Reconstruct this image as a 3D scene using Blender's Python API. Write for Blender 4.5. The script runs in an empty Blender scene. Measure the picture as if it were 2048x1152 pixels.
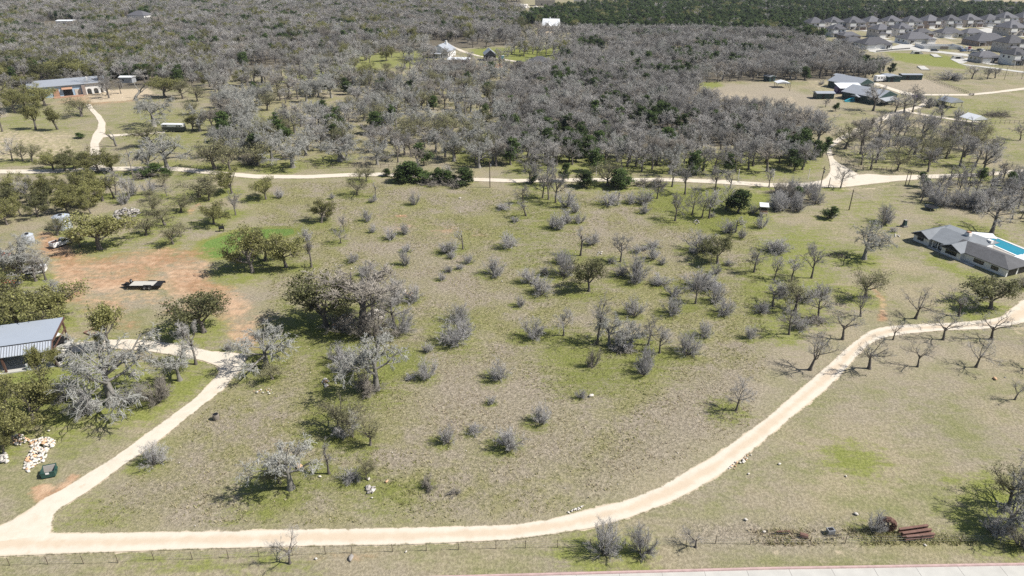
import bpy, math, random
import numpy as np
from math import radians as R, sin, cos, pi
random.seed(7)
RNG = np.random.default_rng(11)
scene = bpy.context.scene
COL = scene.collection

# ------------------------------------------------------------------ camera, sky, sun
CAM_H = 60.0
PITCH = 26.5
F = 24.0 / 36.0 * 2048.0
cam_data = bpy.data.cameras.new("camera")
cam_data.lens = 24.0
cam_data.sensor_width = 36.0
cam_data.clip_start = 0.5
cam_data.clip_end = 9000.0
cam = bpy.data.objects.new("camera", cam_data)
cam.location = (0, 0, CAM_H)
cam.rotation_euler = (R(90 - PITCH), 0, 0)
COL.objects.link(cam)
scene.camera = cam

SUN_EL, SUN_AZ = 48.0, 96.0          # azimuth clockwise from +Y: the sun stands to the east
world = bpy.data.worlds.new("World")
scene.world = world
world.use_nodes = True
nt = world.node_tree
sky = nt.nodes.new("ShaderNodeTexSky")
sky.sky_type = 'NISHITA'
sky.sun_disc = False
sky.sun_elevation = R(SUN_EL)
sky.sun_rotation = R(SUN_AZ)
sky.air_density = 1.0
sky.dust_density = 1.2
nt.links.new(sky.outputs[0], nt.nodes["Background"].inputs[0])
nt.nodes["Background"].inputs[1].default_value = 0.068
sun_d = bpy.data.lights.new("sun", 'SUN')
sun_d.energy = 4.9
sun_d.angle = R(0.53)
sun_d.color = (1.0, 0.955, 0.88)
sun = bpy.data.objects.new("sun", sun_d)
sun.rotation_euler = (R(90 - SUN_EL), 0, R(-SUN_AZ + 180))
COL.objects.link(sun)
vs = scene.view_settings
vs.view_transform = 'Standard'
vs.look = 'None'
vs.exposure = 0.58
vs.gamma = 1.0
vs.use_curve_mapping = False
scene.cycles.use_denoising = False
scene.cycles.max_bounces = 5
scene.cycles.diffuse_bounces = 2
scene.cycles.glossy_bounces = 2
scene.cycles.transparent_max_bounces = 4
scene.cycles.volume_bounces = 0
scene.render.filter_size = 1.1

# ------------------------------------------------------------------ where things stand
SP, CP = sin(R(PITCH)), cos(R(PITCH))
def at(px, py, z=0.0):
    """The point at height z that the photograph shows at pixel px, py."""
    u, v = (px - 1024) / F, (py - 576) / F
    t = (CAM_H - z) / (SP + v * CP)
    return np.array((u * t, t * (CP - v * SP), z))
def gxy(px, py):
    p = at(px, py)
    return float(p[0]), float(p[1])
def depth(x, y, z=0.0):
    return y * CP + (CAM_H - z) * SP
def pix(x, y, z=0.0):
    d = depth(x, y, z)
    return 1024 + F * x / d, 576 + F * (-y * SP + (CAM_H - z) * CP) / d
def z_at(y, py):
    """The height over ground row y that shows at pixel row py."""
    v = (py - 576) / F
    return CAM_H - y * (v * CP + SP) / (CP - v * SP)
def ppm(x, y):
    return F / depth(x, y)

# ------------------------------------------------------------------ materials
def srgb(r, g, b):
    f = lambda c: (c / 255 / 12.92) if c / 255 <= 0.04045 else ((c / 255 + 0.055) / 1.055) ** 2.4
    return (f(r), f(g), f(b), 1)
MATS = {}
def mat(name, col, rough=0.8, metal=0.0, var=0.0, noise=None, noise_amt=0.25, bump=0.0, spec=0.3, island=0.0, transl=0.0, stretch=None):
    """A plain procedural material: base colour, varied per object, per loose piece and by noise."""
    m = bpy.data.materials.new(name)
    m.use_nodes = True
    t = m.node_tree
    b = t.nodes["Principled BSDF"]
    b.inputs["Roughness"].default_value = rough
    b.inputs["Metallic"].default_value = metal
    b.inputs["Specular IOR Level"].default_value = spec
    col = tuple(col[:3]) + (1,)
    rgb = t.nodes.new("ShaderNodeRGB"); rgb.outputs[0].default_value = col
    out = rgb.outputs[0]
    def scaled(src, fac, lo, hi):
        mr = t.nodes.new("ShaderNodeMapRange")
        mr.inputs["To Min"].default_value = lo; mr.inputs["To Max"].default_value = hi
        t.links.new(fac, mr.inputs["Value"])
        mx = t.nodes.new("ShaderNodeVectorMath"); mx.operation = 'SCALE'
        t.links.new(src, mx.inputs[0]); t.links.new(mr.outputs[0], mx.inputs["Scale"])
        return mx.outputs[0]
    if var:
        oi = t.nodes.new("ShaderNodeObjectInfo")
        out = scaled(out, oi.outputs["Random"], 1 - var, 1 + var)
    if island:
        ge = t.nodes.new("ShaderNodeNewGeometry")
        out = scaled(out, ge.outputs["Random Per Island"], 1 - island, 1 + island)
    if noise:
        tc = t.nodes.new("ShaderNodeTexCoord")
        src = tc.outputs["Object"]
        if stretch:
            mp = t.nodes.new("ShaderNodeMapping"); mp.inputs["Scale"].default_value = stretch
            t.links.new(src, mp.inputs[0]); src = mp.outputs[0]
        nz = t.nodes.new("ShaderNodeTexNoise")
        nz.inputs["Scale"].default_value = noise; nz.inputs["Detail"].default_value = 5
        t.links.new(src, nz.inputs["Vector"])
        out = scaled(out, nz.outputs[0], 1 - noise_amt, 1 + noise_amt)
        if bump:
            bp = t.nodes.new("ShaderNodeBump"); bp.inputs["Strength"].default_value = bump
            t.links.new(nz.outputs[0], bp.inputs["Height"]); t.links.new(bp.outputs[0], b.inputs["Normal"])
    t.links.new(out, b.inputs["Base Color"])
    if transl:
        tr = t.nodes.new("ShaderNodeBsdfTranslucent")
        t.links.new(out, tr.inputs[0])
        ms = t.nodes.new("ShaderNodeMixShader"); ms.inputs[0].default_value = transl
        t.links.new(b.outputs[0], ms.inputs[1]); t.links.new(tr.outputs[0], ms.inputs[2])
        t.links.new(ms.outputs[0], t.nodes["Material Output"].inputs[0])
    MATS[name] = m
    return m

def land_material():
    m = bpy.data.materials.new("land"); m.use_nodes = True
    t = m.node_tree; N = t.nodes; L = t.links
    b = N["Principled BSDF"]; b.inputs["Roughness"].default_value = 0.95; b.inputs["Specular IOR Level"].default_value = 0.05
    geo = N.new("ShaderNodeNewGeometry"); pos = geo.outputs["Position"]
    def attr(n):
        a = N.new("ShaderNodeAttribute"); a.attribute_name = n; return a.outputs["Fac"]
    def noise(scale, detail=4, rough=0.55, stretch=None):
        n = N.new("ShaderNodeTexNoise"); n.inputs["Scale"].default_value = scale; n.inputs["Detail"].default_value = detail
        n.inputs["Roughness"].default_value = rough
        src = pos
        if stretch:
            mp = N.new("ShaderNodeMapping"); mp.inputs["Scale"].default_value = stretch[:3]; mp.inputs["Rotation"].default_value = (0, 0, stretch[3])
            L.new(pos, mp.inputs[0]); src = mp.outputs[0]
        L.new(src, n.inputs["Vector"]); return n.outputs[0]
    def mth(op, a, b_=None, c=None):
        n = N.new("ShaderNodeMath"); n.operation = op
        for i, s in enumerate((a, b_, c)):
            if s is None: continue
            if isinstance(s, (int, float)): n.inputs[i].default_value = s
            else: L.new(s, n.inputs[i])
        return n.outputs[0]
    def step(x, lo, hi):
        n = N.new("ShaderNodeMapRange"); n.interpolation_type = 'SMOOTHSTEP'
        n.inputs["From Min"].default_value = lo; n.inputs["From Max"].default_value = hi
        L.new(x, n.inputs["Value"]); return n.outputs[0]
    def mix(fac, a, b_):
        n = N.new("ShaderNodeMix"); n.data_type = 'RGBA'
        if isinstance(fac, (int, float)): n.inputs[0].default_value = fac
        else: L.new(fac, n.inputs[0])
        for i, s in ((6, a), (7, b_)):
            if isinstance(s, tuple): n.inputs[i].default_value = s + (1,)
            else: L.new(s, n.inputs[i])
        return n.outputs[2]
    n_big = noise(0.035, 3); n_mid = noise(0.16, 4); n_small = noise(0.7, 5, 0.6); n_fine = step(noise(2.6, 4, 0.75), 0.34, 0.66); n_tone = step(noise(0.055, 6, 0.68), 0.33, 0.67)
    n_patch = noise(0.09, 5, 0.62); n_speck = step(noise(1.7, 4, 0.75, (1, 1.5, 1, 0.5)), 0.33, 0.67); n_streak = step(noise(0.5, 5, 0.7, (0.35, 1.6, 1, 0.25)), 0.35, 0.65)
    green, dirt, dry, rough, gravel, across, pale, litter = (attr(a) for a in ("green", "dirt", "dry", "rough", "gravel", "across", "pale", "litter"))
    # short winter grass: tan straw over grey-green
    tan = mix(n_fine, (0.215, 0.186, 0.118), (0.345, 0.300, 0.202))
    olive = mix(n_fine, (0.150, 0.156, 0.070), (0.235, 0.230, 0.115))
    grey = mix(n_fine, (0.190, 0.165, 0.128), (0.305, 0.268, 0.210))
    tan = mix(mth('MULTIPLY', n_tone, 0.8), tan, grey)
    lawn = mix(step(mth('ADD', mth('ADD', n_patch, mth('MULTIPLY', n_small, 0.3)), mth('MULTIPLY', n_streak, 0.10)), 0.58, 0.92), tan, olive)
    # rough pasture: grey-mauve dead stems between tufts
    stem = mix(n_speck, (0.205, 0.176, 0.132), (0.375, 0.326, 0.254))
    tuft = mix(n_speck, (0.152, 0.156, 0.060), (0.318, 0.292, 0.154))
    past = mix(step(mth('ADD', mth('ADD', n_mid, mth('MULTIPLY', n_tone, 0.22)), mth('MULTIPLY', n_small, 0.4)), 0.635, 1.02), tuft, stem)
    base = mix(rough, lawn, past)
    base = mix(mth('MULTIPLY', dry, step(mth('ADD', n_small, mth('MULTIPLY', dry, 0.5)), 0.35, 0.75)), base, stem)
    base = mix(step(mth('ADD', litter, mth('MULTIPLY', mth('SUBTRACT', n_small, 0.5), 0.9)), 0.3, 0.8), base, mix(n_fine, (0.075, 0.066, 0.050), (0.165, 0.145, 0.112)))
    g_f = step(mth('ADD', green, mth('MULTIPLY', mth('SUBTRACT', mth('ADD', mth('ADD', n_small, mth('MULTIPLY', n_streak, 0.25)), mth('MULTIPLY', n_fine, 0.2)), 0.72), 1.0)), 0.18, 0.75)
    lush = mix(n_fine, (0.080, 0.155, 0.026), (0.145, 0.230, 0.052))
    lush = mix(step(green, 0.88, 0.97), mix(n_fine, (0.128, 0.152, 0.030), (0.222, 0.240, 0.070)), lush)
    base = mix(mth('MULTIPLY', g_f, 0.88), base, lush)
    d_f = mth('MULTIPLY', step(mth('ADD', dirt, mth('MULTIPLY', mth('SUBTRACT', mth('ADD', mth('ADD', n_small, mth('MULTIPLY', n_mid, 0.9)), mth('MULTIPLY', n_streak, 0.18)), 1.04), 1.7)), 0.10, 1.0), 0.92)
    d_f = mth('MULTIPLY', d_f, step(dirt, 0.03, 0.30))
    soil = mix(step(mth('ADD', mth('MULTIPLY', n_small, 0.6), mth('MULTIPLY', n_tone, 0.25)), 0.26, 0.60), (0.310, 0.172, 0.098), (0.50, 0.350, 0.236))
    base = mix(d_f, base, soil)
    p_f = step(mth('ADD', pale, mth('MULTIPLY', mth('SUBTRACT', n_small, 0.5), 1.2)), 0.35, 0.7)
    base = mix(p_f, base, mix(n_small, (0.36, 0.29, 0.20), (0.50, 0.42, 0.31)))
    # crushed limestone: pale, with a pinker strip between the wheel tracks
    rut = step(mth('ADD', mth('ABSOLUTE', across), mth('ADD', mth('MULTIPLY', n_small, 0.7), mth('MULTIPLY', mth('SUBTRACT', n_patch, 0.5), 1.4))), 0.45, 1.05)
    edge = step(mth('ABSOLUTE', across), 0.80, 1.0)
    n_long = noise(0.5, 4, 0.6)
    track = mix(n_small, (0.50, 0.450, 0.372), (0.60, 0.545, 0.462))
    crown = mix(n_small, (0.45, 0.370, 0.280), (0.55, 0.465, 0.362))
    stone = mix(rut, crown, track)
    stone = mix(mth('MULTIPLY', edge, 0.55), stone, (0.44, 0.36, 0.25))
    stone = mix(mth('MULTIPLY', step(n_long, 0.62, 0.75), 0.35), stone, (0.40, 0.31, 0.21))
    e_n = mth('MULTIPLY', mth('SUBTRACT', mth('ADD', mth('ADD', n_small, mth('MULTIPLY', n_patch, 0.8)), mth('MULTIPLY', n_fine, 0.12)), 0.96), 1.15)
    gr_f = step(mth('ADD', gravel, e_n), -0.10, 0.16)
    base = mix(gr_f, base, stone)
    L.new(base, b.inputs["Base Color"])
    bp = N.new("ShaderNodeBump"); bp.inputs["Distance"].default_value = 0.35
    L.new(mth('MULTIPLY_ADD', mth('SUBTRACT', 1.0, gr_f), mth('MULTIPLY_ADD', rough, 0.2, 0.32), 0.06), bp.inputs["Strength"])
    L.new(mth('ADD', mth('MULTIPLY', n_fine, 0.45), mth('MULTIPLY', n_speck, mth('MULTIPLY_ADD', rough, 0.7, 0.25))), bp.inputs["Height"])
    L.new(bp.outputs[0], b.inputs["Normal"])
    return m
LAND = land_material()
mat("bark", (0.120, 0.106, 0.094), 0.9, var=0.25, noise=6, noise_amt=0.4)
mat("pale_bark", (0.20, 0.19, 0.172), 0.9, var=0.15, noise=5, noise_amt=0.5)
mat("twig", (0.312, 0.300, 0.284), 0.9, var=0.42, island=0.25)
mat("lichen_twig", (0.325, 0.325, 0.300), 0.9, var=0.16, island=0.22)
mat("shrub_twig", (0.365, 0.355, 0.348), 0.9, var=0.2, island=0.25)
mat("brown_twig", (0.285, 0.258, 0.222), 0.9, var=0.2, island=0.3)
mat("oak_leaf", (0.225, 0.222, 0.084), 0.6, var=0.25, island=0.5, transl=0.35)
mat("dark_leaf", (0.125, 0.128, 0.055), 0.6, var=0.25, island=0.5, transl=0.3)
mat("thin_leaf", (0.235, 0.228, 0.122), 0.6, var=0.2, island=0.4, transl=0.35)
mat("cedar_leaf", (0.070, 0.106, 0.030), 0.7, var=0.35, island=0.5, transl=0.3)

# ------------------------------------------------------------------ object helpers
def tag(o, label=None, cat=None, group=None, kind=None):
    if label: o["label"] = label
    if cat: o["category"] = cat
    if group: o["group"] = group
    if kind: o["kind"] = kind
    return o
def thing(name, label, cat, loc=(0, 0, 0), rz=0.0, group=None):
    o = bpy.data.objects.new(name, None)
    o.empty_display_size = 0.5
    o.location = loc; o.rotation_euler = (0, 0, rz)
    COL.objects.link(o)
    return tag(o, label, cat, group)
def mesh_np(name, V, faces4=None, faces3=None, mats=(), idx=None, smooth=False):
    """A mesh from numpy arrays: quads first, then triangles."""
    me = bpy.data.meshes.new(name)
    f4 = np.zeros((0, 4), np.int32) if faces4 is None else np.asarray(faces4, np.int32).reshape(-1, 4)
    f3 = np.zeros((0, 3), np.int32) if faces3 is None else np.asarray(faces3, np.int32).reshape(-1, 3)
    V = np.asarray(V, np.float32).reshape(-1, 3)
    me.vertices.add(len(V)); me.vertices.foreach_set("co", V.ravel())
    nl = f4.size + f3.size
    me.loops.add(nl); me.loops.foreach_set("vertex_index", np.concatenate((f4.ravel(), f3.ravel())))
    npoly = len(f4) + len(f3)
    me.polygons.add(npoly)
    starts = np.concatenate((np.arange(len(f4)) * 4, f4.size + np.arange(len(f3)) * 3)).astype(np.int32)
    me.polygons.foreach_set("loop_start", starts)
    for mm in mats: me.materials.append(mm)
    if idx is not None: me.polygons.foreach_set("material_index", np.asarray(idx, np.int32))
    if smooth: me.polygons.foreach_set("use_smooth", np.ones(npoly, bool))
    me.update(calc_edges=True)
    return me
def link(name, me, parent=None, loc=None):
    o = bpy.data.objects.new(name, me)
    COL.objects.link(o)
    if parent is not None: o.parent = parent
    if loc is not None: o.location = loc
    return o
class MB:
    """Collects boxes, prisms and tubes into one mesh."""
    def __init__(s): s.v = []; s.f = []
    def add(s, vs, fs):
        k = len(s.v); s.v += [tuple(map(float, p)) for p in vs]; s.f += [tuple(i + k for i in f) for f in fs]; return s
    def box(s, x0, y0, z0, x1, y1, z1):
        if x0 > x1: x0, x1 = x1, x0
        if y0 > y1: y0, y1 = y1, y0
        if z0 > z1: z0, z1 = z1, z0
        return s.add([(x0, y0, z0), (x1, y0, z0), (x1, y1, z0), (x0, y1, z0), (x0, y0, z1), (x1, y0, z1), (x1, y1, z1), (x0, y1, z1)],
                     [(3, 2, 1, 0), (4, 5, 6, 7), (0, 1, 5, 4), (1, 2, 6, 5), (2, 3, 7, 6), (3, 0, 4, 7)])
    def hexa(s, p):      # eight corners, bottom four then top four
        return s.add(p, [(3, 2, 1, 0), (4, 5, 6, 7), (0, 1, 5, 4), (1, 2, 6, 5), (2, 3, 7, 6), (3, 0, 4, 7)])
    def slab(s, quad, th):   # a sloping sheet: four top corners and a thickness downwards
        q = [tuple(p) for p in quad]
        return s.hexa([(x, y, z - th) for x, y, z in q] + q)
    def prism(s, poly, z0, z1):
        n = len(poly)
        return s.add([(x, y, z0) for x, y in poly] + [(x, y, z1) for x, y in poly],
                     [tuple(range(n - 1, -1, -1)), tuple(range(n, 2 * n))] + [(i, (i + 1) % n, n + (i + 1) % n, n + i) for i in range(n)])
    def tube(s, p0, p1, r0, r1=None, n=8):
        r1 = r0 if r1 is None else r1
        p0, p1 = np.array(p0, float), np.array(p1, float)
        d = p1 - p0; d /= np.linalg.norm(d) + 1e-9
        a = np.cross(d, (0, 0, 1) if abs(d[2]) < 0.9 else (1, 0, 0)); a /= np.linalg.norm(a); b = np.cross(d, a)
        ring = lambda p, r: [p + r * (cos(2 * pi * i / n) * a + sin(2 * pi * i / n) * b) for i in range(n)]
        return s.add(ring(p0, r0) + ring(p1, r1), [tuple(range(n - 1, -1, -1)), tuple(range(n, 2 * n))] + [(i, (i + 1) % n, n + (i + 1) % n, n + i) for i in range(n)])
    def lathe(s, prof, n=20, c=(0, 0)):
        k = []
        for r, z in prof: k += [(c[0] + r * cos(2 * pi * i / n), c[1] + r * sin(2 * pi * i / n), z) for i in range(n)]
        fs = [(j * n + i, j * n + (i + 1) % n, (j + 1) * n + (i + 1) % n, (j + 1) * n + i) for j in range(len(prof) - 1) for i in range(n)]
        fs += [tuple(range(n - 1, -1, -1)), tuple((len(prof) - 1) * n + i for i in range(n))]
        return s.add(k, fs)
    def mesh(s, name, m):
        me = bpy.data.meshes.new(name); me.from_pydata(s.v, [], s.f)
        me.materials.append(MATS[m] if isinstance(m, str) else m); me.update(); return me
    def build(s, name, m, parent=None, loc=None):
        return link(name, s.mesh(name, m), parent, loc)
def children(o): return [c for c in o.children]
def copy_tree(o, parent=None):
    c = o.copy(); COL.objects.link(c)
    if parent is not None: c.parent = parent
    for ch in list(o.children): copy_tree(ch, c)
    return c

# ------------------------------------------------------------------ masks on the ground
def resample(pts, n):
    p = np.array(pts, float); d = np.r_[0, np.cumsum(np.hypot(*np.diff(p, axis=0).T))]
    s = np.linspace(0, d[-1], n)
    return np.stack((np.interp(s, d, p[:, 0]), np.interp(s, d, p[:, 1])), 1)
def ground_poly(px): return np.array([gxy(*p) for p in px])
def signed(poly, X, Y):
    """Distance inside (+) or outside (-) a polygon."""
    x0, y0 = poly[:, 0], poly[:, 1]; x1, y1 = np.roll(x0, -1), np.roll(y0, -1)
    best = np.full(X.shape, 1e18); ins = np.zeros(X.shape, bool)
    for a, b, c, d in zip(x0, y0, x1, y1):
        ex, ey = c - a, d - b; L2 = ex * ex + ey * ey + 1e-12
        tt = np.clip(((X - a) * ex + (Y - b) * ey) / L2, 0, 1)
        best = np.minimum(best, (X - a - tt * ex) ** 2 + (Y - b - tt * ey) ** 2)
        if b != d: ins ^= ((b > Y) != (d > Y)) & (X < ex * (Y - b) / (d - b) + a)
    s = np.sqrt(best); return np.where(ins, s, -s)
def inside(poly, X, Y): return signed(poly, X, Y) > 0

ROADS = {}      # name -> (left edge, right edge) in photograph pixels, run the same way
ROADS["gravel_road"] = (
    [(-160, 1056), (100, 1064), (125, 1066), (400, 1062), (640, 1057), (800, 1055), (1024, 1049), (1099, 1038), (1174, 1019), (1249, 1001), (1324, 971), (1374, 941), (1424, 914), (1494, 864), (1536, 833), (1573, 801), (1603, 776), (1636, 746), (1666, 721), (1696, 693), (1721, 673), (1746, 658), (1776, 652), (1836, 648), (1911, 645), (1973, 640), (2006, 632), (2026, 613), (2050, 594), (2110, 560)],
    [(-160, 1122), (0, 1113), (120, 1108), (400, 1098), (640, 1092), (800, 1090), (1024, 1080), (1124, 1066), (1184, 1056), (1249, 1039), (1299, 1021), (1349, 1001), (1399, 975), (1449, 944), (1499, 906), (1536, 876), (1551, 863), (1606, 816), (1651, 781), (1686, 746), (1711, 716), (1736, 691), (1761, 677), (1811, 668), (1886, 661), (1973, 658), (2011, 653), (2050, 645), (2160, 628)])
ROADS["driveway"] = (
    [(-120, 1088), (0, 1051), (50, 1025), (88, 996), (120, 981), (160, 956), (225, 916), (265, 888), (297, 864), (390, 796), (437, 748), (437, 733), (405, 721), (350, 711), (287, 701), (225, 698), (128, 707)],
    [(-120, 1112), (96, 1080), (104, 1059), (107, 1031), (125, 1014), (175, 984), (250, 929), (300, 895), (340, 864), (400, 816), (445, 781), (480, 741), (495, 716), (495, 708), (462, 705), (425, 703), (375, 691), (312, 682), (262, 678), (200, 680), (128, 688)])
ROADS["ranch_road"] = (
    [(-160, 338), (0, 339), (82, 339), (175, 335), (250, 333), (350, 333), (425, 341), (512, 349), (612, 350), (700, 346), (762, 345), (837, 348), (912, 354), (1024, 358), (1174, 356), (1349, 356), (1449, 360), (1536, 366), (1611, 366), (1690, 352), (1740, 347), (1773, 351), (1861, 349), (1961, 346), (2048, 338), (2200, 325)],
    [(-160, 347), (0, 347), (82, 347), (175, 343), (250, 341), (350, 342), (425, 349), (512, 357), (612, 357), (700, 353), (762, 352), (837, 355), (912, 361), (1024, 365), (1174, 363), (1349, 363), (1449, 368), (1536, 374), (1611, 375), (1686, 375), (1736, 369), (1786, 363), (1861, 357), (1961, 353), (2048, 345), (2200, 331)])
ROADS["ranch_lane"] = (
    [(1626, 369), (1651, 357), (1661, 340), (1658, 320), (1650, 297), (1660, 285), (1700, 262), (1738, 244), (1778, 225), (1812, 217), (1838, 211), (1846, 205), (1842, 198), (1828, 192), (1800, 187), (1775, 178), (1750, 170), (1730, 167)],
    [(1745, 362), (1720, 350), (1700, 338), (1680, 328), (1668, 318), (1662, 299), (1680, 283), (1715, 266), (1752, 248), (1790, 231), (1822, 221), (1852, 213), (1860, 205), (1852, 196), (1838, 188), (1808, 183), (1782, 175), (1756, 166), (1732, 164)])
ROADS["east_lane"] = (
    [(1836, 188), (1936, 188), (1986, 183), (2048, 175), (2200, 150)], [(1836, 191), (1936, 191.5), (1986, 187), (2048, 179.5), (2200, 154)])
ROADS["lower_lane"] = (
    [(1812, 221), (1860, 230), (1925, 240), (1960, 243)], [(1806, 223.5), (1858, 233), (1923, 242.5), (1960, 245.5)])
ROADS["west_drive"] = (
    [(182, 334), (180, 318), (180, 288), (185, 270), (194, 258), (197, 245), (190, 232), (176, 217), (170, 208)],
    [(212, 334), (204, 318), (198, 288), (209, 271), (211, 258), (211, 245), (203, 232), (187, 217), (182, 208)])
ROADS["west_spur"] = ([(200, 270), (240, 268), (275, 266), (330, 262)], [(198, 275), (240, 272.5), (276, 270), (330, 266)])
ROADS["farm_lane"] = (
    [(888, 84), (900, 92), (920, 103), (950, 112), (1000, 119), (1030, 124), (1042, 131)], [(893, 84), (910, 94), (935, 104), (962, 112), (1008, 118), (1040, 123), (1054, 130)])
ROADS["hill_track"] = ([(804, 26), (798, 40), (793, 52)], [(811, 26), (806, 40), (797, 52)])
STREETS = {
    "house_street": [(1735, 102), (1748, 99), (1790, 92), (1805, 87), (1822, 88), (1838, 95), (1870, 101), (1915, 106), (1960, 110), (1945, 114), (1880, 106), (1822, 100), (1790, 101), (1750, 105)],
    "house_alley": [(1704, 62), (1730, 61), (1742, 66), (1736, 74), (1752, 80), (1800, 88), (1812, 86), (1760, 78), (1748, 68), (1740, 60)],
    "footpath": [(1918, 127), (1926, 128), (1975, 133.5), (2048, 143), (2200, 160), (2200, 163), (2048, 146), (1975, 136), (1930, 130.5)],
    "park_path": [(1900, 118), (1940, 116), (1946, 118), (1926, 127), (1918, 127)],
    "house_court": [(1935, 62), (1975, 56), (2010, 60), (2048, 66), (2048, 74), (1998, 68), (1950, 66)],
}
GREEN = [  # (polygon, strength, soft edge in metres)
    ([(372, 508), (400, 480), (470, 458), (540, 452), (600, 452), (606, 468), (560, 480), (500, 486), (470, 515), (420, 524)], 1.0, 2.6),
    ([(1260, 378), (1400, 372), (1500, 378), (1560, 392), (1545, 440), (1480, 470), (1420, 470), (1330, 440), (1300, 425)], 0.75, 6),
    ([(1500, 470), (1600, 450), (1670, 470), (1690, 540), (1660, 640), (1560, 690), (1500, 690), (1450, 560)], 0.62, 8),
    ([(1640, 895), (1700, 888), (1752, 905), (1775, 930), (1735, 952), (1680, 940)], 0.96, 5),
    ([(1826, 500), (1880, 512), (1930, 535), (2000, 560), (1992, 582), (1930, 560), (1860, 530)], 0.7, 3),
    ([(1620, 400), (1800, 380), (1820, 400), (1800, 440), (1700, 450), (1640, 430)], 0.4, 6),
    ([(200, 520), (330, 560), (300, 600), (240, 590)], 0.35, 4),
    ([(150, 690), (170, 716), (260, 720), (380, 740), (430, 735), (400, 790), (300, 850), (150, 860), (60, 800), (80, 740)], 0.72, 4),
    ([(0, 740), (120, 735), (150, 760), (60, 790), (0, 780)], 0.9, 1.5),
    ([(560, 600), (690, 640), (720, 700), (850, 690), (860, 730), (760, 790), (650, 700), (570, 660)], 0.8, 4),
    ([(600, 850), (720, 840), (720, 920), (640, 900)], 0.7, 4),
    ([(560, 930), (700, 930), (830, 960), (850, 1010), (740, 1030), (640, 990), (540, 1000)], 0.62, 5),
    ([(120, 1020), (200, 990), (260, 1030), (230, 1056), (110, 1056)], 0.6, 4),
    ([(1060, 650), (1250, 670), (1380, 690), (1400, 720), (1300, 790), (1180, 800), (1100, 790), (1050, 700)], 0.62, 7),
    ([(1020, 400), (1180, 390), (1160, 470), (1090, 560), (1000, 540), (980, 470)], 0.45, 8),
    ([(840, 620), (960, 620), (960, 720), (850, 720)], 0.6, 6),
    ([(1880, 960), (1980, 940), (2060, 1000), (2060, 1075), (1960, 1050)], 0.7, 4),
    ([(220, 1105), (380, 1100), (600, 1105), (640, 1150), (420, 1160), (240, 1145)], 0.5, 3),
    ([(1110, 1085), (1220, 1085), (1230, 1130), (1150, 1145), (1100, 1120)], 0.7, 2.5),
    ([(-60, 205), (170, 215), (190, 300), (170, 330), (-60, 330)], 0.42, 14),
    ([(210, 215), (300, 205), (420, 225), (560, 215), (620, 240), (560, 300), (220, 320)], 0.45, 14),
    ([(700, 108), (860, 98), (880, 125), (760, 140), (560, 170), (480, 180)], 0.6, 10),
    ([(940, 98), (1140, 88), (1150, 120), (1040, 128), (940, 112)], 0.86, 8),
    ([(1000, 240), (1020, 330), (900, 335), (880, 300)], 0.6, 8),
    ([(1770, 104), (1890, 110), (1935, 122), (1925, 130), (1945, 140), (1830, 128), (1790, 120)], 0.86, 5),
    ([(1820, 192), (1980, 195), (2060, 190), (2060, 330), (1900, 260)], 0.45, 14),
    ([(1680, 300), (1800, 290), (1960, 310), (1950, 345), (1720, 340)], 0.5, 8),
    ([(1390, 165), (1440, 163), (1450, 172), (1410, 180)], 0.8, 4),
    ([(1950, 1070), (2048, 1068), (2048, 1105), (1930, 1100)], 0.5, 3),
    ([(1000, 300), (1320, 305), (1640, 290), (1650, 345), (1540, 362), (1340, 352), (1000, 352)], 0.6, 6),
    ([(860, 440), (920, 430), (990, 420), (1010, 520), (960, 540), (900, 540)], 0.3, 6),
]
DIRT = [
    ([(82, 462), (100, 466), (150, 495), (180, 540), (172, 600), (120, 575), (100, 520), (70, 480)], 0.85, 2),
    ([(130, 500), (250, 512), (330, 492), (415, 500), (405, 560), (330, 575), (180, 590)], 0.74, 5),
    ([(300, 510), (430, 556), (490, 598), (520, 640), (512, 700), (476, 694), (458, 640), (415, 606), (330, 596)], 0.80, 3),
    ([(170, 585), (300, 575), (430, 600), (380, 640), (280, 600), (200, 610)], 0.52, 5),
    ([(150, 590), (250, 600), (270, 660), (300, 675), (210, 650)], 0.6, 4),
    ([(120, 590), (210, 592), (190, 606), (130, 606)], 0.8, 2),
    ([(60, 975), (90, 968), (110, 978), (145, 945), (160, 950), (130, 985), (90, 1015), (70, 1010)], 0.95, 0.8),
    ([(930, 490), (1050, 470), (900, 450), (790, 425), (740, 430), (790, 460)], 0.28, 6),
    ([(400, 405), (385, 430), (372, 420)], 0.8, 1.2),
    ([(1745, 575), (1772, 600), (1772, 640), (1758, 640), (1762, 605)], 0.75, 1.0),
    ([(790, 430), (812, 428), (812, 434), (792, 434)], 1.0, 0.8),
    ([(560, 1080), (640, 1100), (760, 1110), (740, 1120), (620, 1115)], 0.4, 2),
    ([(900, 133), (1010, 128), (1000, 138), (905, 138)], 0.95, 3),
    ([(120, 190), (250, 182), (300, 196), (240, 206), (175, 212), (120, 205)], 0.55, 5),
]
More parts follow.
